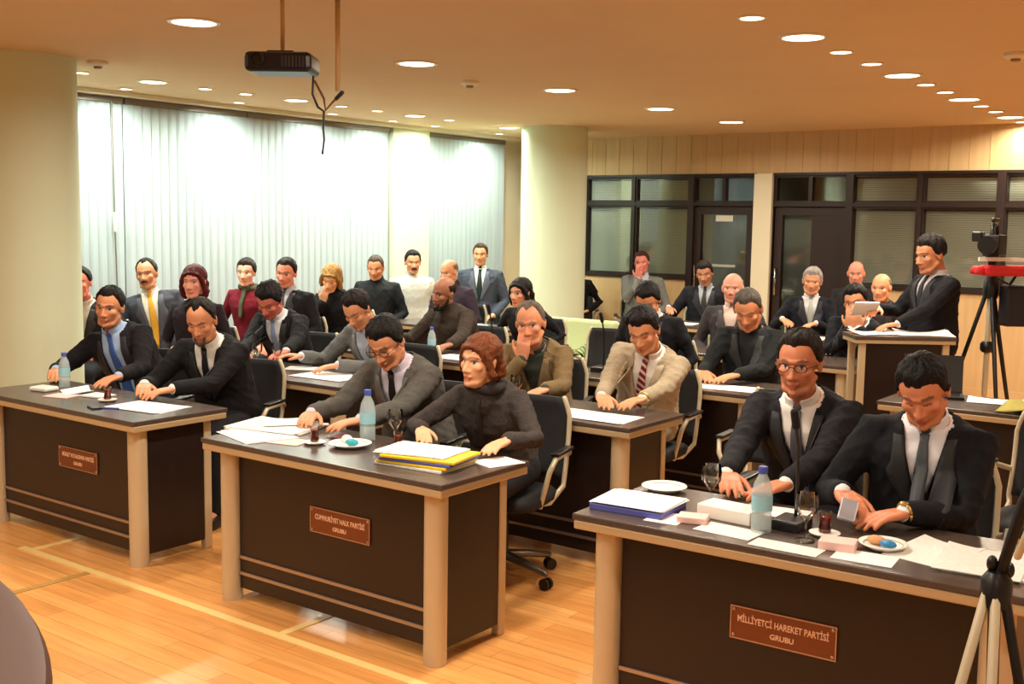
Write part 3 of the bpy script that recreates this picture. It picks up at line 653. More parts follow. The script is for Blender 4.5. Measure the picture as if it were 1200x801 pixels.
    if jc is not None:
        jm = jacket or fabric('cloth_%d_%d_%d' % tuple(jc), jc)
        a = Acc(); torso(a, .024, .022); sleeves(a, .012, .020, .043)
        if closed and collar: a.tube([Nk+np.array([0, -.010, -.07]), Nk+np.array([0, .0, -.02]), Nk+np.array([0, .006, .024])], [.088*wk, .082*wk, .074*wk], n=20)
        mj = remesh(a, cv, 3); wrinkle(mj, wr, seed, 27, [arms[1][2], arms[-1][2]])
        if not closed:
            pA, TA, sA, fA = frame(apex); pB, TB, sB, fB = frame(.97); fm = nrm(fA+fB)
            bm = bmesh.new(); bm.from_mesh(mj); pl = []
            for s in (1, -1):
                a0 = pA+fA*.1+sA*s*aw; b0 = pB+sB*s*.072*wk+fB*.03; nn = nrm(np.cross(b0-a0, fm))*s; 
                if np.dot(nn, sA)*s < 0: nn = -nn
                pl.append((a0, nn)); bmesh.ops.bisect_plane(bm, geom=bm.verts[:]+bm.edges[:]+bm.faces[:], plane_co=Vector(a0), plane_no=Vector(nn), dist=1e-5)
            c0 = frame(.99)[0]-fB*.012
            bmesh.ops.bisect_plane(bm, geom=bm.verts[:]+bm.edges[:]+bm.faces[:], plane_co=Vector(c0), plane_no=Vector(fB), dist=1e-5)
            def segd(P, A_, B_):
                ab = B_-A_; t = max(0, min(1, np.dot(P-A_, ab)/np.dot(ab, ab))); return np.linalg.norm(P-A_-ab*t)
            dele = []
            for fc in bm.faces:
                p = np.array(fc.calc_center_median())
                if min(min(segd(p, arms[s][1], arms[s][2]), segd(p, arms[s][0]*.4+arms[s][1]*.6, arms[s][1])) for s in (1, -1)) < .066*sc and np.dot(p-(pA+(pB-pA)*.5), fm) > .10: continue
                if np.dot(p-pl[0][0], pl[0][1]) < 0 and np.dot(p-pl[1][0], pl[1][1]) < 0 and np.dot(p-pA, TA) > (-.0 if aw == 0 else -.3) and (np.dot(p-c0, fB) > 0 and np.dot(p-pA, fA) > -.02 and np.dot(p-(pA+(pB-pA)*.5), fm) < .175*fat or np.dot(p-Nk, TB) > .03): dele.append(fc)
                elif np.dot(p-Nk, TB) > -.004 and abs(np.dot(p-Nk, sB)) < .09: dele.append(fc)
            bmesh.ops.delete(bm, geom=dele, context='FACES'); bm.to_mesh(mj); bm.free()
            jo = link('jacket', mj, jm, root, smooth=True); so = jo.modifiers.new('s', 'SOLIDIFY'); so.thickness = .005; so.offset = -1
            jb = bvh_of(mj); la = Acc()
            for s in (1, -1):
                a0 = pA+sA*s*aw; b0 = pB+sB*s*.072*wk; out = nrm(sA*s-TA*.12); G = []
                for u in np.linspace(0.02, .95, 12):
                    wd = np.interp(u, [0, .55, .66, .70, .95], [.012, .078, .072, .052, .036])*sc; row = []
                    for v in (0.05, .35, .7, 1.0): row.append(a0*(1-u)+b0*u+out*(v*wd))
                    G.append(row)
                pr = project(jb, [p for r_ in G for p in r_], fm, .005)
                ok = [x is not None for x in pr]; PV = [x if x is not None else np.zeros(3) for x in pr]
                Fs = [(i*4+j, i*4+j+1, (i+1)*4+j+1, (i+1)*4+j) for i in range(11) for j in range(3) if all(ok[z] for z in (i*4+j, i*4+j+1, (i+1)*4+j+1, (i+1)*4+j))]
                us = sorted(set(z for f_ in Fs for z in f_)); ix = {z: i for i, z in enumerate(us)}
                if us: la.add(np.array([PV[z] for z in us]), [tuple(ix[z] for z in f_) for f_ in Fs])
            if la.v:
                lm = mat('lapel_%d_%d_%d' % tuple(jc), tuple(c*1.35+.004 for c in srgb(*jc)), .7, noise=.1, nscale=90, bump=.2, bscale=260)
                lo = link('lapels', la, lm, jo, smooth=True); so = lo.modifiers.new('s', 'SOLIDIFY'); so.thickness = .004; so.offset = 0
        else: link('jumper' if collar else 'top', mj, jm, root, smooth=True)
    if shirt is not None and not closed and collar:
        a = Acc(); pN, TN, sN, fN = frame(.99); cN = Nk+TN*.016
        for k, (r0, z0) in enumerate(((.064, .034),)):
            G = []
            for t in np.linspace(math.radians(14), math.radians(346), 28):
                dd = sN*math.sin(t)+fN*math.cos(t)*1.02; G.append([cN+dd*.067*wk-TN*.036, cN+dd*.0600*wk+TN*.014, cN+dd*.0645*wk+TN*.012, cN+dd*.069*wk-TN*.020])
            a.grid(G)
        for s in (1, -1):
            cc = cN+fN*.062-TN*.004
            p0 = cc+sN*s*.010+TN*.012; p1 = cN+(sN*s*.052+fN*.040)*wk+TN*.012; p2 = cN+sN*s*.056+fN*.050-TN*.022; p3 = cc+sN*s*.034+fN*.020-TN*.050
            a.grid([[p0, p1], [p3, p2]])
        co = link('shirt_collar', a, MATS['shirt_%d_%d_%d' % tuple(shirt)], root, smooth=False); so = co.modifiers.new('s', 'SOLIDIFY'); so.thickness = .003; so.offset = 0
    if tie is not None and not closed:
        G = []; fm = nrm(frame(.5)[3]+frame(.97)[3]); ts = np.linspace(.97, max(.0, apex-.12), 14)
        for i, t in enumerate(ts):
            p, T, s, f_ = frame(t); wd = np.interp(i/13, [0, .06, .1, 1], [.017, .013, .017, .042])*sc; G.append([p+s*x*wd for x in (-1, -.5, 0, .5, 1)])
        pr = project(sb, [p for r_ in G for p in r_], fm, .007)
        if all(x is not None for x in pr):
            a = Acc(); a.grid(np.array(pr).reshape(14, 5, 3)); tm = tie if isinstance(tie, bpy.types.Material) else fabric('tie_%d_%d_%d' % tuple(tie), tie, .55, .08, 60, .05)
            to = link('necktie', a, tm, root, smooth=True); so = to.modifiers.new('s', 'SOLIDIFY'); so.thickness = .005; so.offset = 0
            k = Acc(); p, T, s, f_ = frame(.955); pN_, TN_, sN_, fN_ = frame(.99); pk = Nk+TN_*.002+fN_*.071
            k.ell(pk, (.017, .009, .019), M=np.stack([s, f_, T], 1)); link('tie_knot', k, tm, to, smooth=True)
    if scarf:
        a = Acc(); an = np.linspace(0, 2*PI, 17); a.tube([Nk+np.array([.075*math.sin(t), .065*math.cos(t), .01+.01*math.sin(2*t)]) for t in an], .026, n=10, round_=False)
        p, T, s, f_ = frame(.8); p2, T2, s2, f2 = frame(.55); a.tube([Nk+f_*.08, p+f_*.155+s*.02, p2+f2*.165+s*.03], [.026, .03, .034], n=10, flat=.5)
        link('scarf', remesh(a, .01, 1), fabric('scarf_%d_%d_%d' % tuple(scarf), scarf), root, smooth=True)
    tro = fabric('trousers_%d_%d_%d' % tuple(trousers), trousers)
    a = Acc(); torso_r = []
    a.ell((0, .0, hz+.02), (.185*wk, .135, .10), n=20)
    for s in (1, -1):
        h, k_, an_ = LEG[s]; a.tube([h-np.array([0, .02, 0]), h*.5+k_*.5, k_], [.098, .088, .072], n=16, flat=.93); a.tube([k_, k_*.5+an_*.5, an_+np.array([0, 0, .01])], [.070, .066, .056], n=16)
    mt = remesh(a, .013, 2); wrinkle(mt, .005, seed+9, 20); link('trousers', mt, tro, root, smooth=True)
    for s in (1, -1):
        h, k_, an_ = LEG[s]; a = Acc(); o_ = an_*np.array([1, 1, 0]); n = 20; an = np.linspace(0, 2*PI, n, endpoint=False)
        def sh(k, z, y0=.065): return o_+np.stack([.047*k*np.cos(an)*(1-.18*np.sin(an)), y0+.135*k*np.sin(an), np.full(n, z)], 1)
        a.loft([sh(1, 0), sh(1.02, .012), sh(.98, .03), sh(.85, .058, .055), sh(.5, .085, .0), sh(.42, .10, -.01)]); link('shoe', a, mat('black_leather', srgb(20, 18, 18), .3), root, smooth=True)
    if watch:
        S, E, W, d, n_, th = arms[-1]; u = nrm(W-E); an = np.linspace(0, 2*PI, 15); s1 = nrm(np.cross(u, n_)); a = Acc()
        a.tube([W-u*.002+.032*(s1*math.cos(t)+n_*math.sin(t)) for t in an], .006, n=6, round_=False); a.ell(W-u*.002-n_*.033, (.016, .016, .006)); link('wristwatch', a, mat('gold_watch', srgb(190, 160, 90), .3, .8), root, smooth=True)
    if chair and not stand:
        cb = base-fw*.0; place_chair(cb[0]-fw[0]*.0, cb[1]-fw[1]*.0, fa-PI/2, chair_lab or ('black office chair with cream frame under the '+short))
    PEOPLE.append(root); return root
BLK = (24, 24, 30); GREY = (96, 92, 88)
TIE_S = stripes('maroon_striped_tie', srgb(112, 20, 34), srgb(222, 190, 186), 2, 9.0, .5, .62, rot=.7)
F1, F2, F3 = .0055, .007, .0088
# front row
person('man in the blue shirt', (-6.01, 3.99, 1.18), 296, 302, 6, -4, R=(-6.05, 3.64, .785), L=(-5.60, 3.70, .785), hs=1.0, jc=(24, 22, 28), shirt=(166, 190, 226), tie=(58, 92, 160), aw=.05, apex=.2, side=.10,
       hair='short', hc=(22, 17, 16), vox=F1, seed=2, fat=1.06, label='man in open black suit with light blue shirt and blue tie beside the left column')
person('bearded man', (-5.13, 3.99, 1.155), 292, 300, 24, 3, R=(-5.17, 3.63, .785), L=(-5.02, 3.62, .79), hs=1.0, jc=(20, 20, 24), shirt=(228, 226, 220), tie=(30, 28, 32), hair='receding', hc=(30, 22, 20), hth=.010,
       beard=('g', (96, 78, 66)), vox=F1, seed=3, fat=1.08, label='balding bearded man in black suit looking down with joined hands on the table')
person('man with glasses in grey', (-3.74, 4.02, 1.14), 278, 284, 34, 4, R=(-3.85, 3.60, .80), L=(-3.62, 3.62, .79), jc=(88, 86, 82), shirt=(206, 202, 222), tie=(24, 22, 24), hair='full', hc=(22, 18, 18), hth=.011,
       glasses=True, vox=F1, seed=4, fat=1.12, label='man with glasses in grey suit and black tie bending over papers, middle front desk')
person('auburn-haired woman', (-3.10, 3.96, 1.11), 284, 266, 2, -4, R=(-3.16, 3.64, .79), L=(-2.78, 3.66, .79), sc=.95, hs=1.0, closed=True, jc=(62, 56, 54), jacket=fabric('tweed_coat', (66, 60, 58), .95, .4, 160, .5, 200), hair='bob', hc=(124, 66, 34), hth=.018,
       skin=(232, 172, 132), female=True, vox=F1, seed=5, fat=1.12, wr=.011, scarf=(52, 46, 46), longhair=.002, label='woman with short auburn hair in dark tweed coat looking sideways behind yellow folders')
person('man with glasses in black', (-1.67, 4.18, 1.205), 274, 276, 8, 0, hs=1.03, sc=1.04, R=(-1.72, 3.68, .787), L=(-1.57, 3.71, .787), jc=(26, 26, 32), shirt=(234, 230, 226), tie=(92, 92, 104), hair='short', hc=(36, 28, 24), hth=.012,
       glasses=True, skin=(204, 128, 92), vox=F1, seed=6, fat=1.06, label='man with glasses in black suit and grey tie at the nearest desk')
person('dark-haired man with a phone', (-1.10, 3.87, 1.19), 280, 276, 32, 6, hs=1.0, R=(-1.235, 3.60, .83), L=(-1.12, 3.58, .785), jc=(18, 20, 26), shirt=(226, 228, 236), tie=(72, 78, 84), hair='full', hc=(16, 13, 14), hth=.010, skin=(206, 130, 92),
       vox=F1, seed=7, fat=1.12, watch=True, curl=26, label='dark-haired man in black suit looking down at his phone, rightmost at the nearest desk')
# second row
person('man with a red face', (-6.12, 5.36, 1.15), 284, 284, 38, -6, R=(-6.0, 5.0, .82), L=(-5.62, 4.98, .80), jc=(20, 20, 24), shirt=(220, 224, 232), tie=(128, 150, 190), hair='full', hc=(26, 22, 24), hth=.016,
       skin=(206, 116, 96), vox=F2, seed=8, label='man in black suit with lowered reddish face behind the bearded man')
person('man in the light grey suit', (-5.15, 5.26, 1.145), 270, 278, 36, 4, R=(-5.50, 4.99, .84), L=(-5.10, 4.93, .80), jc=(104, 106, 106), shirt=(196, 210, 236), tie=None, hair='short', hc=(34, 26, 24), hth=.013,
       vox=F2, seed=9, fat=1.05, rdir=(-.3, -.6, .1), label='man in light grey suit and pale blue shirt writing in the second row')
person('man in the olive jacket', (-3.79, 5.32, 1.145), 292, 292, 10, 4, cup='R', L=(-3.50, 4.98, .785), jc=(124, 104, 72), shirt=(60, 66, 60), tie=None, hair='receding', hc=(120, 108, 96), hth=.008,
       curl=34, skin=(226, 150, 112), vox=F2, seed=10, fat=1.15, label='balding grey-haired man in olive jacket resting his chin on his hand')
person('man in the beige suit', (-3.07, 5.40, 1.15), 276, 280, 28, 6, R=(-3.04, 4.94, .80), L=(-2.88, 4.92, .80), jc=(168, 154, 130), shirt=(236, 228, 220), tie=TIE_S, hair='full', hc=(26, 20, 20), hth=.014,
       vox=F2, seed=11, fat=1.08, side=-.1, aw=.015, watch=True, trousers=(150, 138, 118), label='man in beige suit with maroon striped tie and wristwatch reading in the second row')
# third row
person('short-haired man', (-3.03, 6.68, 1.2), 280, 284, 30, 4, R=(-3.12, 6.28, .81), L=(-2.98, 6.30, .81), jc=(26, 30, 32), shirt=(34, 36, 40), tie=None, hair='short', hc=(84, 76, 70), hth=.007, hs=1.1,
       vox=F2, seed=12, fat=1.15, curl=34, label='man with cropped grey hair in black suit and dark shirt with clasped hands')
person('man hidden by the beige suit', (-3.93, 6.96, 1.2), 280, 282, 36, 0, jc=(22, 24, 30), shirt=(210, 210, 215), tie=(40, 40, 60), hair='full', hc=(26, 24, 26), vox=F3, seed=13, fat=1.08, label='man with lowered dark-haired head directly behind the man in the beige suit')
person('bald man with dark beard', (-5.66, 6.75, 1.17), 268, 262, 10, -12, R=(-5.86, 6.42, .80), L=(-5.3, 6.32, .80), jc=(60, 50, 44), closed=True, shirt=None, hair='bald', hc=(40, 30, 26), hth=.006, beard=('b', (34, 24, 22)),
       skin=(160, 104, 78), vox=F2, seed=14, fat=1.12, label='bald man with full dark beard in brown jumper leaning on the third-row desk')
person('woman with a black bob', (-5.62, 7.73, 1.13), 284, 268, 4, 0, sc=.95, jc=(20, 20, 26), closed=True, shirt=None, longhair=.05, hc=(20, 13, 14), skin=(214, 152, 122), female=True, vox=F3, seed=15, label='woman with thick black shoulder-length hair in black, behind the olive jacket')
# right, further rows
person('white-haired man behind the cropped hair', (-3.98, 8.46, 1.22), 286, 286, 0, 0, jc=(60, 56, 60), shirt=(220, 200, 190), hair='bald', hc=(200, 190, 176), hth=.006, skin=(224, 152, 128), vox=F3, seed=16, label='bald-topped man whose reddish face shows just above the cropped-haired man')
person('grey-haired man with pale tie', (-3.95, 10.12, 1.22), 290, 288, 4, -3, R=(-4.05, 9.78, .86), L=(-3.83, 9.80, .84), jc=(22, 24, 34), shirt=(214, 214, 220), tie=(170, 176, 168), hair='full', hc=(176, 170, 164), hth=.013, vox=F3, seed=17, fat=1.12,
       label='grey-haired man in dark suit with pale tie left of the man covering his mouth')
person('man covering his mouth', (-2.92, 8.38, 1.17), 268, 276, 8, 10, cup='RL', jc=(22, 24, 30), shirt=(230, 228, 226), tie=(30, 30, 30), hair='full', hc=(24, 18, 18), hth=.014, vox=F3, seed=18, side=-.08,
       label='dark-haired man in dark suit holding both hands before his mouth, beside the standing man')
person('bald man at the far partition', (-3.98, 11.40, 1.26), 286, 286, 8, 0, jc=(40, 36, 40), shirt=(200, 190, 190), hair='bald', hc=(120, 90, 70), skin=(226, 150, 126), hth=.006, vox=F3, seed=19, label='pink-faced man far back just left of the other bald man, before the glass partition')
person('bald man beside the standing man', (-3.27, 10.04, 1.2), 276, 270, 6, 0, jc=(36, 34, 40), shirt=(60, 56, 60), hair='bald', hc=(150, 120, 90), skin=(236, 166, 124), hth=.005, vox=F3, seed=20, label='bald man sitting just left of the standing man')
person('standing man', (-2.315, 8.14, 1.555), 232, 236, 12, 0, R=(-2.62, 7.90, 1.15), L=(-2.46, 7.68, 1.06), jc=(20, 20, 26), shirt=(206, 206, 214), tie=(40, 40, 50), hair='full', hc=(28, 22, 20), hth=.012, vox=F2, seed=21, fat=1.12, stand=True, sc=.97, hs=1.12, wr=.009,
       label='standing man in black suit reading out papers on the right')
# people along the blinds
person('man behind the left column', (-7.95, 5.02, 1.20), 306, 306, 0, 6, cup='R', curl=40, jc=(34, 30, 34), shirt=(206, 190, 180), tie=None, hair='short', hc=(18, 15, 15), skin=(220, 126, 104), vox=F3, seed=22, label='dark-haired man with hand on chin partly hidden by the left column')
person('man with the gold tie', (-8.0, 5.67, 1.25), 318, 306, 0, 8, jc=(62, 62, 72), shirt=(236, 230, 220), tie=(226, 166, 56), aw=.02, apex=.25, hair='receding', hc=(36, 26, 22), beard=('m', (40, 28, 22)), vox=F3, seed=23, side=.1, fat=1.08, sc=1.04, label='man with moustache in grey suit and golden yellow tie by the blinds')
person('woman with dark red hair', (-7.0, 5.38, 1.243), 300, 300, 4, 0, jc=(36, 26, 34), closed=True, shirt=None, longhair=.06, hc=(92, 20, 24), skin=(226, 150, 130), female=True, vox=F3, seed=24, label='woman with long dark red hair by the blinds')
person('woman in the dark red jacket', (-8.0, 6.73, 1.235), 296, 302, 2, 0, jc=(112, 22, 38), closed=True, shirt=None, hair='full', hc=(44, 28, 24), hth=.010, skin=(236, 176, 146), scarf=(86, 92, 70), female=True, vox=F3, seed=25, sc=1.03, label='woman in dark red jacket with green-grey scarf and tied-back hair')
person('man in black beside the blonde woman', (-7.22, 6.51, 1.268), 290, 296, 8, -4, jc=(22, 20, 26), shirt=(180, 180, 190), tie=(60, 50, 60), hair='short', hc=(40, 28, 24), skin=(222, 140, 112), vox=F3, seed=26, sc=1.03, label='dark-haired man in black suit sitting left of the blonde woman')
person('blonde woman', (-7.41, 7.23, 1.193), 290, 296, 26, -10, cup='R', jc=(18, 18, 22), closed=True, shirt=None, longhair=.03, hc=(186, 140, 80), skin=(226, 166, 126), female=True, vox=F3, seed=27, label='blonde woman in black with lowered head and hand at her face')
person('cropped-haired man in black', (-8.0, 8.44, 1.24), 300, 300, 16, 0, jc=(26, 28, 32), closed=True, shirt=None, hair='short', hc=(84, 68, 58), hth=.006, vox=F3, seed=28, fat=1.15, sc=1.03, label='broad man with cropped hair in black jumper left of the pilaster')
person('man in the white pullover', (-8.16, 9.20, 1.271), 322, 322, 4, 0, jc=(196, 196, 188), closed=True, shirt=None, hair='short', hc=(34, 26, 24), hth=.012, beard=('m', (34, 24, 20)), vox=F3, seed=29, wr=.005, sc=1.07, label='man with moustache in pale pullover in front of the pilaster')
person('bald man in purple', (-7.2, 8.67, 1.22), 276, 268, 12, 0, jc=(58, 46, 60), closed=True, shirt=None, hair='bald', hc=(140, 110, 80), hth=.005, vox=F3, seed=30, label='bald man in dark purple behind the man with the full beard')
person('man at the far narrow blind', (-8.0, 10.2, 1.345), 304, 300, 0, 0, jc=(66, 70, 84), shirt=(238, 236, 232), tie=(30, 44, 40), aw=.01, hair='short', hc=(74, 46, 34), vox=F3, seed=31, sc=1.14, label='upright man in grey suit and white shirt at the far narrow blind')
# back by the glass partition
person('man in the grey jacket', (-6.56, 11.45, 1.28), 300, 290, 4, 6, cup='R', jc=(120, 124, 122), shirt=(190, 200, 215), hair='short', hc=(78, 44, 34), skin=(222, 134, 118), vox=F3, seed=32, sc=1.08, label='man in light grey jacket with hand at his mouth before the left panes')
person('man before the glass door', (-5.29, 10.55, 1.23), 290, 290, 14, 8, R=(-5.5, 10.2, .86), jc=(26, 28, 36), shirt=(180, 190, 200), tie=(60, 60, 60), hair='full', hc=(34, 22, 18), skin=(186, 128, 96), vox=F3, seed=33, sc=1.02, label='dark-haired man in black suit before the glass door with bare arm on papers')
person('man behind the middle column', (-7.50, 11.42, 1.19), 300, 300, 0, 0, jc=(18, 18, 20), shirt=(40, 40, 40), closed=True, hair='short', hc=(20, 18, 18), vox=F3, seed=34, label='person in black mostly hidden behind the middle column')
# ------------------------------------------------------------------ things on the desks
def mixm(name, c, f):
    m = bpy.data.materials.new(name); m.use_nodes = True; nt = m.node_tree; b = nt.nodes['Principled BSDF']; b.inputs['Base Color'].default_value = (*c, 1); b.inputs['Roughness'].default_value = .12
    t = nt.nodes.new('ShaderNodeBsdfTransparent'); t.inputs[0].default_value = (.94, .98, 1, 1); x = nt.nodes.new('ShaderNodeMixShader'); x.inputs[0].default_value = f
    nt.links.new(t.outputs[0], x.inputs[1]); nt.links.new(b.outputs[0], x.inputs[2]); nt.links.new(x.outputs[0], nt.nodes['Material Output'].inputs[0]); return m
M_pap2 = mat('grey_print_paper', srgb(226, 226, 222), .85, noise=.16, nscale=60, stretch=(1, 4, 1))
M_pink = mat('pink_paper', srgb(236, 196, 190), .8); M_yel = mat('yellow_folder', srgb(238, 200, 40), .5); M_navy = mat('blue_folder', srgb(86, 92, 170), .45)
M_blue = mat('blue_cap', srgb(60, 84, 170), .4); M_teal = mat('teal_wrapper', srgb(40, 160, 180), .4)
M_pet = mixm('pet_bottle', (.62, .74, .78), .45); M_lab = mat('bottle_label', srgb(150, 200, 214), .5)
def sheet(name, x, y, w, d, rz, lab, m=M_paper, z=ZD, n=1, th=.0015, cat='paper', grp=None, curl=.0):
    o = empty(name, (x, y, z), rz) if n > 1 else None; r = np.random.RandomState(int(abs(x*977+y*131)))
    last = None
    for k in range(n):
        a = Acc(); q = np.linspace(-1, 1, 7); ox, oy, rr = (r.uniform(-.012, .012), r.uniform(-.012, .012), r.uniform(-.07, .07)) if n > 1 else (0, 0, 0)
        top = np.array([[(u*w/2, v*d/2, th+curl*(u*u)*(.5+.5*v)) for v in q] for u in q]); bot = top-np.array([0, 0, th*.8])
        c, s_ = math.cos(rr), math.sin(rr); Rm = np.array([[c, -s_, 0], [s_, c, 0], [0, 0, 1]]); off = np.array([ox, oy, k*th*1.15])
        a.grid(top@Rm.T+off); a.grid((bot@Rm.T+off)[::-1])
        T, B = top@Rm.T+off, bot@Rm.T+off
        for e1, e2 in ((T[0], B[0]), (B[-1], T[-1]), (B[:, 0], T[:, 0]), (T[:, -1], B[:, -1])): a.grid(np.stack([e1, e2]))
        mm = m if not isinstance(m, list) else m[k % len(m)]
        if o is None: last = link(name, a, mm); last.location = (x, y, z); last.rotation_euler = (0, 0, rz); return tag(last, lab, cat, grp)
        link('sheet', a, mm, o)
    return tag(o, lab, cat, grp)
def block(name, x, y, w, d, h, rz, m, lab, cat, z=ZD, bev=.003):
    a = Acc(); a.bx(-w/2, w/2, -d/2, d/2, 0, h); o = link(name, a, m, bevel=bev); o.location = (x, y, z); o.rotation_euler = (0, 0, rz); return tag(o, lab, cat)
def bottle(x, y, lab, h=.21, z=ZD):
    o = empty('water_bottle', (x, y, z)); tag(o, lab, 'bottle', 'plastic water bottles'); k = h/.21
    a = Acc(); a.lathe([(.028, 0), (.031, .004), (.031, .055), (.029, .06), (.031, .065), (.031, .12), (.026, .15), (.013, .178), (.012, .19)], n=20); link('bottle_body', a, M_pet, o, auto=True)
    a = Acc(); a.lathe([(.0318, .07), (.0318, .115)], n=20, cap=False); link('bottle_label', a, M_lab, o, auto=True)
    a = Acc(); a.lathe([(.0145, .182), (.0145, .2), (.013, .203)], n=18); link('bottle_cap', a, M_blue, o, auto=True)
    o.scale = (k, k, k); return o
def tea_glass(x, y, lab, z=ZD):
    o = empty('tea_glass', (x, y, z)); tag(o, lab, 'glass', 'small tea glasses')
    a = Acc(); a.lathe([(.03, .0), (.045, .006), (.05, .012)], n=20); link('saucer', a, M_white, o, auto=True)
    a = Acc(); a.lathe([(.017, .008), (.02, .02), (.016, .045), (.020, .07), (.022, .08)], n=18, cap=False); link('glass_wall', a, M_glass, o, smooth=True)
    a = Acc(); a.lathe([(.014, .011), (.018, .02), (.0145, .045), (.0175, .064)], n=16); link('tea', a, M_tea, o, smooth=True)
    return o
def goblet(x, y, lab, z=ZD):
    o = empty('stem_glass', (x, y, z)); tag(o, lab, 'glass', 'stemmed water glasses')
    a = Acc(); a.lathe([(.032, 0), (.03, .004), (.005, .010), (.004, .06), (.012, .072), (.034, .10), (.036, .13), (.032, .155)], n=22, cap=False); link('bowl', a, M_glass, o, smooth=True); return o
def plate(x, y, r, lab, z=ZD, food=None):
    o = empty('plate', (x, y, z)); tag(o, lab, 'plate', 'white plates')
    a = Acc(); a.lathe([(r*.6, 0), (r*.65, .003), (r*.95, .016), (r, .019), (r*.98, .021), (r*.64, .007), (.001, .006)], n=32); link('dish', a, M_white, o, smooth=True)
    a = Acc(); an = np.linspace(0, 2*PI, 33); a.tube([(r*.8*math.cos(t), r*.8*math.sin(t), .0142) for t in an], .0012, n=5, round_=False); link('rim_line', a, mat('rim_grey', srgb(150, 150, 140), .4), o)
    return o
def mic(x, y, rz, lab, z=ZD):
    o = empty('gooseneck_microphone', (x, y, z), rz); tag(o, lab, 'microphone', 'gooseneck microphones')
    a = Acc(); a.bx(-.05, .05, -.06, .06, 0, .035); link('base', a, M_blackp, o, bevel=.006)
    a = Acc(); a.tube([(0, .03, .03), (0, .035, .15), (0, .025, .27), (0, .0, .34)], .0055, n=8); link('gooseneck', a, M_blackp, o, smooth=True)
    a = Acc(); a.tube([(0, .0, .34), (0, -.02, .39)], .013, n=12); link('windscreen', a, mat('foam', srgb(14, 14, 14), .9), o, smooth=True); return o
# left front desk
bottle(-5.82, 3.56, 'water bottle on the left front desk')
bl = block('ashtray', -5.80, 3.42, .13, .10, .025, .2, M_white, 'small white dish with dark rim beside the bottle on the left desk', 'dish', bev=.01)
sheet('notepad', -5.55, 3.38, .16, .13, .3, 'pinkish note sheet near the front edge of the left desk', M_pink, n=1, th=.004)
sheet('document', -5.62, 3.50, .21, .15, -.5, 'creased white document between bottle and joined hands', M_paper, n=2, curl=.02)
sheet('notepad', -5.40, 3.50, .15, .12, .2, 'pale note block behind the tea glass on the left desk', M_pap2, th=.01)
tea_glass(-5.22, 3.44, 'amber tea glass on the left front desk')
sheet('papers', -4.90, 3.46, .36, .24, .15, 'thin stack of white papers at the right end of the left desk', [M_paper, M_pap2], n=3, cat='papers')
block('pen', -5.02, 3.30, .14, .009, .009, .5, M_blue, 'dark blue pen on the left front desk', 'pen'); block('mobile_phone', -5.08, 3.27, .10, .05, .010, -.3, M_blackp, 'black mobile phone at the front edge of the left desk', 'phone')
# middle front desk
sheet('newspaper', -3.98, 3.52, .40, .28, .25, 'grey folded newspaper, topmost at the left end of the middle desk', M_pap2, n=3, th=.004, cat='newspaper', curl=.006)
sheet('newspaper', -3.90, 3.34, .34, .24, -.35, 'pale newspaper lying across the front of the middle desk', M_paper, n=2, th=.003, cat='newspaper', z=ZD)
sheet('document', -4.07+.1, 3.60, .26, .18, .9, 'white sheet on the newspapers at the middle desk', M_paper, z=ZD+.018, curl=.012)
sheet('notepad', -3.68, 3.33, .17, .13, .2, 'pinkish sheet in the centre of the middle desk', M_pink, th=.003)
plate(-3.40, 3.43, .095, 'white plate with a teal wrapper on the middle desk')
a = Acc(); a.ell((0, 0, .018), (.035, .022, .016), n=10, m=6); o = link('snack_wrapper', a, M_teal, smooth=True); o.location = (-3.38, 3.42, ZD+.006); tag(o, 'crumpled teal snack wrapper on the middle desk plate', 'wrapper')
a = Acc(); a.ell((0, 0, .018), (.03, .02, .02), n=10, m=6); o = link('napkin', a, M_white, smooth=True); o.location = (-3.45, 3.46, ZD+.006); tag(o, 'crumpled white napkin on the middle desk plate', 'napkin')
bottle(-3.44, 3.58, 'water bottle before the man with glasses in grey', .24)
tea_glass(-3.20, 3.52, 'red tea glass before the auburn-haired woman'); tea_glass(-3.56, 3.37, 'empty-looking tea glass left of the teal wrapper')
goblet(-3.29, 3.60, 'stemmed water glass behind the teal wrapper')
block('mobile_phone', -3.58, 3.55, .05, .10, .011, .3, mat('maroon_case', srgb(90, 20, 34), .4), 'maroon mobile phone under the left hand of the man in grey', 'phone')
for k, (m_, lab) in enumerate(((M_pap2, 'grey folder, lowest of the pile before the woman'), (M_yel, 'yellow folder low in the pile before the woman'), (M_navy, 'blue folder in the middle of the pile before the woman'), (M_yel, 'yellow folder, topmost of the pile before the woman'))):
    b = block('folder', -2.93+.01*k, 3.385, .34, .24, .012, .06+.05*k, m_, lab, 'folder', z=ZD+.0125*k)
sheet('papers', -2.95, 3.385, .31, .225, .2, 'white papers on top of the yellow folder pile', [M_paper, M_pap2], n=4, z=ZD+.051, cat='papers')
sheet('document', -2.72, 3.60, .15, .18, -.3, 'single white sheet at the right end of the middle desk', M_paper, th=.003)
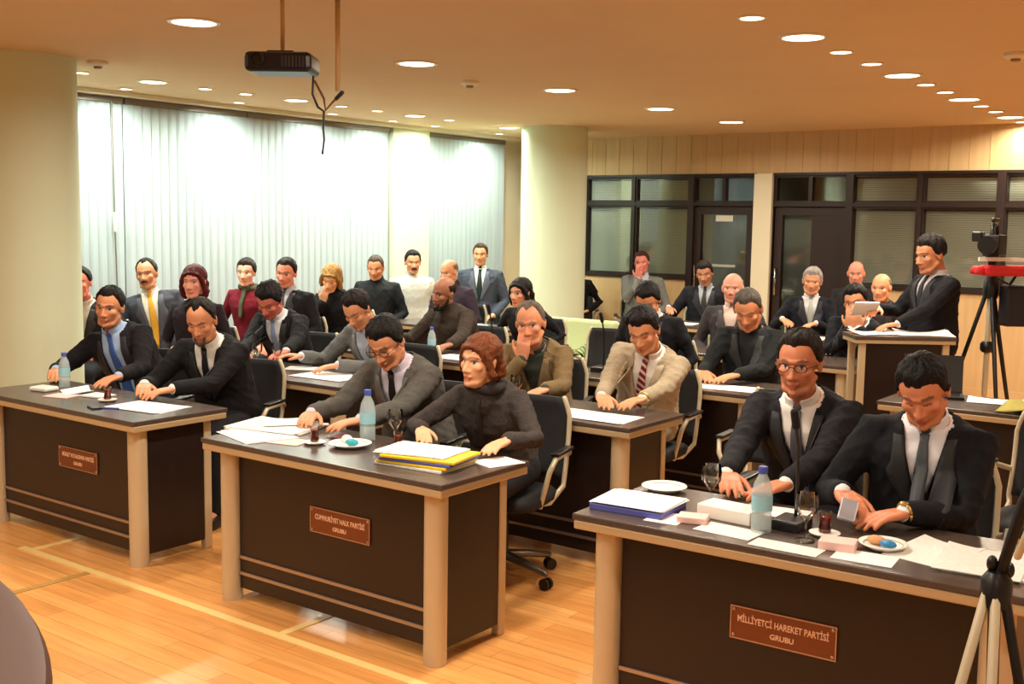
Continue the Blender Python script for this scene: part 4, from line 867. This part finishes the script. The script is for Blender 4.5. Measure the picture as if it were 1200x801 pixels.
# right front desk
block('folder', -1.90, 3.34, .27, .23, .022, .10, M_navy, 'blue folder under white papers at the left end of the nearest desk', 'folder')
sheet('papers', -1.90, 3.345, .265, .22, .12, 'white papers on the blue folder of the nearest desk', M_paper, n=4, z=ZD+.0225, cat='papers')
plate(-1.95, 3.62, .085, 'white oval-looking plate behind the blue folder'); 
block('note_block', -1.665, 3.30, .10, .075, .022, .3, M_pink, 'pinkish note block right of the blue folder', 'note block')
sheet('document', -1.75, 3.28, .12, .14, .1, 'thin white sheet under the pinkish note block', M_paper)
block('tissue_box', -1.585, 3.42, .20, .11, .045, -.05, M_white, 'white tissue box left of the blue-capped bottle', 'box')
sheet('document', -1.52, 3.27, .20, .12, -.05, 'white sheet with small print before the bottle on the nearest desk', M_pap2)
bottle(-1.435, 3.33, 'blue-capped water bottle on the nearest desk', .225)
mic(-1.375, 3.44, .0, 'black gooseneck microphone between the two men at the nearest desk')
goblet(-1.28, 3.32, 'stemmed water glass right of the microphone'); goblet(-1.70, 3.50, 'stemmed water glass before the man with glasses at the nearest desk')
tea_glass(-1.255, 3.42, 'amber tea glass beside the microphone')
block('note_block', -1.17, 3.31, .11, .08, .028, .2, M_pink, 'pink note block in the centre of the nearest desk', 'note block')
plate(-1.06, 3.40, .075, 'small plate with blue wrapper on the nearest desk')
a = Acc(); a.ell((0, 0, .014), (.028, .016, .012), n=10, m=6); o = link('sweet_wrapper', a, mat('blue_wrapper', srgb(40, 130, 190), .4), smooth=True); o.location = (-1.04, 3.385, ZD+.007); tag(o, 'blue sweet wrapper on the small plate', 'wrapper')
a = Acc(); a.ell((0, 0, .014), (.03, .022, .014), n=10, m=6); o = link('biscuit', a, mat('biscuit', srgb(220, 160, 110), .8), smooth=True); o.location = (-1.085, 3.41, ZD+.007); tag(o, 'brown biscuit on the small plate', 'biscuit')
sheet('document', -.92, 3.45, .20, .27, -.2, 'creased white sheet near the right end of the nearest desk', M_pap2, curl=.012)
sheet('newspaper', -.76, 3.43, .24, .28, .12, 'open grey newspaper beside the tripod', M_pap2, n=3, th=.003, cat='newspaper', curl=.01)
a = Acc(); a.bx(-.028, .028, -.05, .05, -.006, .006); o = link('mobile_phone', a, mat('silver_phone', srgb(170, 176, 190), .3, .4), bevel=.004); o.location = (-1.215, 3.515, .822); o.rotation_euler = (.5, .2, .3); tag(o, 'silver mobile phone held by the rightmost man', 'phone')
sheet('document', -1.30, 3.215, .22, .09, .02, 'white printed slip at the front edge beneath the stemmed glass', M_pap2)
sheet('document', -1.07, 3.265, .18, .12, .1, 'white sheet in front of the small plate on the nearest desk', M_paper)
sheet('document', -1.50, 3.60, .22, .14, .15, 'white sheet before the hands of the man with glasses in black', M_paper)
# further desks
sheet('papers', -5.05, 4.90, .42, .28, .1, 'bright white papers before the man in light grey suit', M_paper, n=3, cat='papers')
sheet('document', -5.45, 5.05, .22, .16, .5, 'white sheet on the second-row desk beside the outstretched hand', M_paper)
goblet(-5.78, 4.95, 'water glass before the red-faced man'); goblet(-5.66, 5.02, 'second water glass right of the one before the red-faced man'); sheet('document', -5.85, 4.88, .30, .2, .1, 'white papers under the red-faced man', M_paper, n=2)
sheet('papers', -3.0, 4.80, .44, .24, .08, 'white papers under the hands of the man in the beige suit', M_paper, n=3, cat='papers')
goblet(-3.55, 4.86, 'stemmed glass before the man in the olive jacket'); bottle(-3.85, 4.9, 'water bottle before the man in the olive jacket')
sheet('papers', -2.92, 6.20, .36, .22, .1, 'white papers before the clasped hands of the cropped-haired man', M_paper, n=2, cat='papers'); sheet('document', -3.25, 6.25, .18, .14, .3, 'small pinkish-white sheet left of the clasped hands', M_pink)
sheet('papers', -5.05, 6.22, .36, .24, .0, 'white papers before the woman with black hair', M_paper, n=2, cat='papers'); bottle(-5.35, 6.25, 'water bottle on the desk of the full-bearded man')
sheet('papers', -6.70, 8.2, .5, .3, .0, 'bright pale sheets on the desk near the pilaster', M_paper, n=3, cat='papers')
sheet('papers', -3.75, 9.5, .4, .26, .0, 'white papers before the grey-haired man', M_paper, n=2, cat='papers')
sheet('papers', -5.25, 9.9, .4, .26, .2, 'white papers before the glass-door man', M_paper, n=2, cat='papers')
mic(-4.85, 6.3, 0, 'black gooseneck microphone on the third-row desk'); mic(-3.9, 6.3, 0, 'black gooseneck microphone behind the man in the beige suit')
# desk on the right with olive cloth
sheet('papers', -1.50, 6.76, .30, .2, .2, 'white papers fanned on the right-hand desk behind the phone man', M_paper, n=3, cat='papers', curl=.01)
M_ol = fabric('olive_cloth', (168, 158, 84), .9)
a = Acc(); G = [[(u*.30, v*.26, .006+.012*math.sin(u*5+v*3)) for v in np.linspace(-1, 1, 13)] for u in np.linspace(-1, 1.3, 16)]; a.grid(G)
o = link('table_cloth', a, M_ol, smooth=True); s_ = o.modifiers.new('s', 'SOLIDIFY'); s_.thickness = .004; o.location = (-1.12, 6.62, ZD+.018); tag(o, 'olive green cloth draped over the right-hand desk', 'cloth')
o = empty('laptop', (-1.86, 6.75, ZD), .3); tag(o, 'black open laptop behind the head of the phone man', 'laptop')
a = Acc(); a.bx(-.17, .17, -.12, .12, 0, .018); link('keyboard_base', a, M_blackp, o, bevel=.003)
a = Acc(); a.box((0, .16, .12), (.34, .01, .22), M=Matrix.Rotation(math.radians(-15), 3, 'X')); link('laptop_lid', a, M_blackp, o)
# reading stand of the standing man
o = empty('reading_stand', (-2.36, 7.66, 0), .62); tag(o, 'narrow table with beige legs and papers before the standing man', 'table')
a = Acc(); a.bx(-.34, .34, -.16, .16, .99, 1.015); link('table_top', a, M_top, o, bevel=.003)
a = Acc(); a.bx(-.335, .335, -.155, .155, .965, .989); link('top_edge', a, M_edge, o)
for x in (-.28, .28):
    for y in (-.12, .12): a = Acc(); a.bx(x-.022, x+.022, y-.018, y+.018, 0, .964); link('leg', a, M_leg, o, bevel=.003)
a = Acc(); a.bx(-.255, .255, -.12, -.10, .25, .964); link('front_panel', a, M_dark, o)
sheet('papers', -2.50, 7.58, .30, .2, .9, 'white papers on the left of the narrow table by the standing man', M_paper, n=3, z=1.016, cat='papers', curl=.02)
sheet('papers', -2.22, 7.75, .36, .24, .5, 'loose papers on the right of the narrow table by the standing man', [M_paper, M_pap2], n=4, z=1.016, cat='papers', curl=.025)
a = Acc(); a.box((0, 0, 0), (.17, .010, .15), M=Matrix.Rotation(math.radians(50), 3, 'X')); o = link('document', a, M_paper); o.location = (-2.66, 7.84, 1.165); o.rotation_euler = (0, 0, .6); tag(o, 'cream document held out by the standing man', 'document')
# ------------------------------------------------------------------ television camera on its tripod
o = empty('tripod', (-1.96, 8.42, 0)); tag(o, 'tall black camera tripod at the right behind the standing man', 'tripod')
a = Acc(); a.tube([(0, 0, .55), (0, 0, 1.52)], .02, n=12); link('centre_column', a, M_creamf, o, smooth=True)
for k in range(3):
    t = 2*PI*k/3+1.1; c, s_ = math.cos(t), math.sin(t); a = Acc(); a.tube([(.03*c, .03*s_, 1.28), (.2*c, .2*s_, .66), (.38*c, .38*s_, .015)], [.017, .015, .011], n=8); link('leg', a, M_blackp, o, smooth=True)
a = Acc(); a.lathe([(.05, 1.25), (.055, 1.30), (.05, 1.36), (.03, 1.42), (.03, 1.52), (.05, 1.55)], n=16); link('tripod_head', a, M_blackp, o, auto=True)
a = Acc(); a.tube([(0, 0, 1.42), (.15, .2, 1.30), (.2, .3, 1.2)], .009, n=8); link('pan_handle', a, M_blackp, o, smooth=True)
a = Acc(); a.lathe([(.035, .86), (.05, .88), (.05, .92), (.035, .94)], n=12); link('spreader_clamp', a, M_blackp, o, auto=True)
o = empty('video_camera', (-1.955, 8.42, 1.552), .1); tag(o, 'black shoulder video camera on the tall tripod at the right', 'video camera')
M_cb = mat('camera_body', srgb(30, 28, 30), .5)
a = Acc(); a.bx(-.055, .055, -.16, .24, .0, .15); a.bx(-.05, .05, .18, .26, .02, .12); link('camera_body', a, M_cb, o, bevel=.01)
a = Acc(); 
ln = [(.045, -.16), (.05, -.20), (.05, -.30), (.06, -.31), (.062, -.36)]
an = np.linspace(0, 2*PI, 20, endpoint=False); a.loft([np.stack([r*np.cos(an), np.full(20, y), .08+r*np.sin(an)], 1) for r, y in ln]); link('lens', a, M_blackp, o, auto=True)
a = Acc(); a.tube([(0, -.14, .15), (0, -.12, .22), (0, .08, .22), (0, .12, .15)], .014, n=8); link('top_handle', a, M_blackp, o, smooth=True)
a = Acc(); a.bx(-.13, -.06, -.17, -.02, .10, .17); link('viewfinder', a, M_blackp, o, bevel=.012)
a = Acc(); a.tube([(.03, -.10, .25), (.03, -.32, .25)], .018, n=10); link('shotgun_microphone', a, M_blackp, o, smooth=True)
a = Acc(); a.box((0, .02, -.03), (.15, .46, .075)); a.box((0, -.24, -.03), (.12, .08, .06), taper=.8); o = link('rain_cover', a, mat('red_cover', srgb(190, 24, 34), .5), bevel=.02); o.location = (-1.80, 8.30, 1.485); o.rotation_euler = (0, 0, -.93); tag(o, 'red padded arm cover sticking out under the video camera', 'cover')
a = Acc(); a.bx(-.19, .19, -.02, .002, -.015, .012); b = link('white_stripe', a, M_white, o); b.location = (0, -.05, .05); b.rotation_euler = (0, 0, PI/2)
o = empty('equipment_case', (-1.74, 8.47, 1.06), .64); tag(o, 'black equipment bag hanging under the red cover at the right edge', 'bag')
a = Acc(); a.bx(-.16, .16, -.07, .07, 0, .29); link('bag_body', a, mat('bag_nylon', srgb(18, 20, 30), .7), o, bevel=.02)
a = Acc(); a.tube([(-.12, 0, .28), (-.06, 0, .38), (.06, 0, .38), (.12, 0, .28)], .010, n=8); link('bag_strap', a, M_blackp, o, smooth=True)
# light stand in front of the nearest desk
o = empty('folding_stand', (-.565, 2.68, 0)); tag(o, 'dark folding stand with fanned legs at the lower right picture edge', 'stand')
a = Acc(); a.tube([(0.0, 0, .66), (-.015, .03, .90), (.035, .03, 1.12), (.12, .045, 1.36), (.2, .06, 1.6)], .014, n=10); link('pole', a, M_blackp, o, smooth=True)
a = Acc(); a.tube([(.035, .0, 1.0), (.11, .015, 1.25), (.22, .04, 1.62)], .009, n=8); link('brace', a, M_creamf, o, smooth=True)
a = Acc(); a.lathe([(.02, .86), (.036, .87), (.036, .93), (.022, .95)], (-.01, .02, 0), n=14); link('collar', a, M_blackp, o, auto=True)
for q_ in ((-.024, .028, .965), (.012, .034, .955)): a = Acc(); a.ell(q_, (.013, .012, .02)); link('clamp_knob', a, M_blackp, o, smooth=True)
for k, (x, y) in enumerate(((-.16, -.18), (.05, -.22), (.2, -.05), (-.02, .15))):
    a = Acc(); a.tube([(-.01+.1*x, .02+.1*y, .90), (x*.6, y*.6, .45), (x, y, .012)], [.012, .012, .010], n=8); link('leg', a, M_creamf if k < 2 else M_blackp, o, smooth=True)
# ------------------------------------------------------------------ projector
o = empty('ceiling_projector', (-4.03, 3.62, CEIL)); tag(o, 'black projector hanging from the ceiling on a thin beige pole', 'projector')
rp = -.10; b = empty('projector_body', (0, 0, -.345), .62); b.parent = o
M_pj = mat('projector_black', srgb(22, 22, 34), .3)
a = Acc(); a.bx(-.155, .155, -.12, .12, -.045, .045); pb = link('housing', a, M_pj, b, bevel=.022)
a = Acc(); an = np.linspace(0, 2*PI, 20, endpoint=False); a.loft([np.stack([-.09+r*np.cos(an), np.full(20, y), .005+r*np.sin(an)], 1) for r, y in ((.034, -.11), (.034, -.135), (.026, -.137), (.022, -.125))]); link('lens', a, M_blackp, b, auto=True)
a = Acc()
for k in range(7): a.bx(.02+.016*k, .028+.016*k, -.1225, -.12, -.025, .025)
link('vent', a, mat('vent_grey', srgb(60, 60, 70), .5), b)
a = Acc(); a.bx(-.06, .06, -.06, .06, .046, .056); link('mount_plate', a, M_blackp, b)
M_pole = mat('beige_pole', srgb(206, 178, 130), .5)
a = Acc(); a.tube([(0, 0, -.29), (0, 0, -.003)], .010, n=10, round_=False); link('pole', a, M_pole, o, smooth=True)
a = Acc(); a.lathe([(.045, -.02), (.045, -.001)], n=20); link('ceiling_flange', a, M_pole, o, auto=True)
o = empty('cable_pole', (-3.85, 3.80, CEIL)); tag(o, 'second thin beige pole right of the projector', 'pole')
a = Acc(); a.tube([(0, 0, -.46), (0, 0, -.003)], .012, n=10, round_=False); link('tube', a, M_pole, o, smooth=True)
a = Acc(); a.lathe([(.05, -.025), (.05, -.001)], n=20); link('ceiling_flange', a, mat('flange_brown', srgb(120, 80, 50), .5), o, auto=True)
o = empty('projector_cable', (-3.86, 3.72, 2.2)); tag(o, 'loose dark cables dangling from the projector', 'cable')
a = Acc(); a.tube([(-.05, -.02, .20), (-.055, -.02, .12), (-.03, -.01, .06), (.0, 0, .04), (-.005, -.0, -.04), (.012, -.01, -.09), (.0, -.01, -.155)], .0055, n=8); link('black_cable', a, M_blackp, o, smooth=True)
a = Acc(); a.tube([(-.04, -.02, .18), (-.01, .01, .10), (.005, .005, .045), (.035, .03, .09), (.055, .055, .12)], .0055, n=8); link('brown_cable', a, mat('brown_cable', srgb(110, 60, 30), .5), o, smooth=True)
a = Acc(); a.tube([(.04, .04, .10), (.06, .06, .13)], .010, n=8); link('plug', a, M_blackp, o, smooth=True)
# ------------------------------------------------------------------ bench and plants before the middle column
o = empty('low_bench', (-6.15, 9.1, 0), 0); tag(o, 'pale green upholstered bench right of the middle column', 'bench')
M_gr = fabric('pale_green_cover', (196, 204, 160), .9)
a = Acc(); a.bx(-.55, .55, -.25, .25, .12, .42); link('seat_cushion', a, M_gr, o, bevel=.03)
a = Acc(); a.bx(-.55, .55, .2, .3, .42, .78); link('back_cushion', a, M_gr, o, bevel=.03)
for x in (-.5, .5):
    for y in (-.2, .2): a = Acc(); a.bx(x-.02, x+.02, y-.02, y+.02, 0, .12); link('leg', a, M_blackp, o)
M_leaf = mat('plant_leaf', srgb(70, 104, 48), .5, noise=.25, nscale=8); M_pot = mat('plant_pot', srgb(150, 130, 100), .6)
def plant(x, y, z, lab, hgt, seed):
    r = np.random.RandomState(seed); o = empty('potted_plant', (x, y, z)); tag(o, lab, 'plant', 'potted plants by the middle column')
    a = Acc(); a.lathe([(.10, 0), (.14, .26), (.15, .28), (.13, .28), (.12, .25)], n=20); link('pot', a, M_pot, o, auto=True)
    a = Acc()
    for k in range(26):
        t = r.uniform(0, 6.28); L = hgt*r.uniform(.6, 1.1); w = .022*r.uniform(.8, 1.3); d = np.array([math.cos(t), math.sin(t), 0]); s = np.array([-d[1], d[0], 0]); out = r.uniform(.12, .32); G = []
        for u in np.linspace(0, 1, 7):
            p = d*(out*u**1.3)+np.array([0, 0, .26+L*(u-.45*u**3)]); ww = w*math.sin(PI*min(1, u*.9+.08)); G.append([p-s*ww, p+np.array([0, 0, -.004]), p+s*ww])
        a.grid(G)
    f = link('foliage', a, M_leaf, o, smooth=True); m = f.modifiers.new('s', 'SOLIDIFY'); m.thickness = .0015
    return o
plant(-6.75, 9.75, 0, 'green leafy potted plant at the foot of the middle column', .62, 1); plant(-6.25, 9.85, 0, 'green leafy potted plant behind the pale bench', .55, 2); plant(-5.35, 8.5, 0, 'green potted plant behind the woman with black hair', .6, 3)
# empty chairs
place_chair(-4.70, 7.6, PI*1.0+.15, 'empty black office chair between the third-row desks with its back to the aisle')
place_chair(-4.45, 9.0, PI*.97, 'empty black office chair before the pale green bench')
place_chair(-2.2, 5.3, PI+.1, 'empty black office chair behind the nearest desk pair, left')
place_chair(-.95, 5.4, PI-.1, 'empty black office chair behind the nearest desk pair, right')
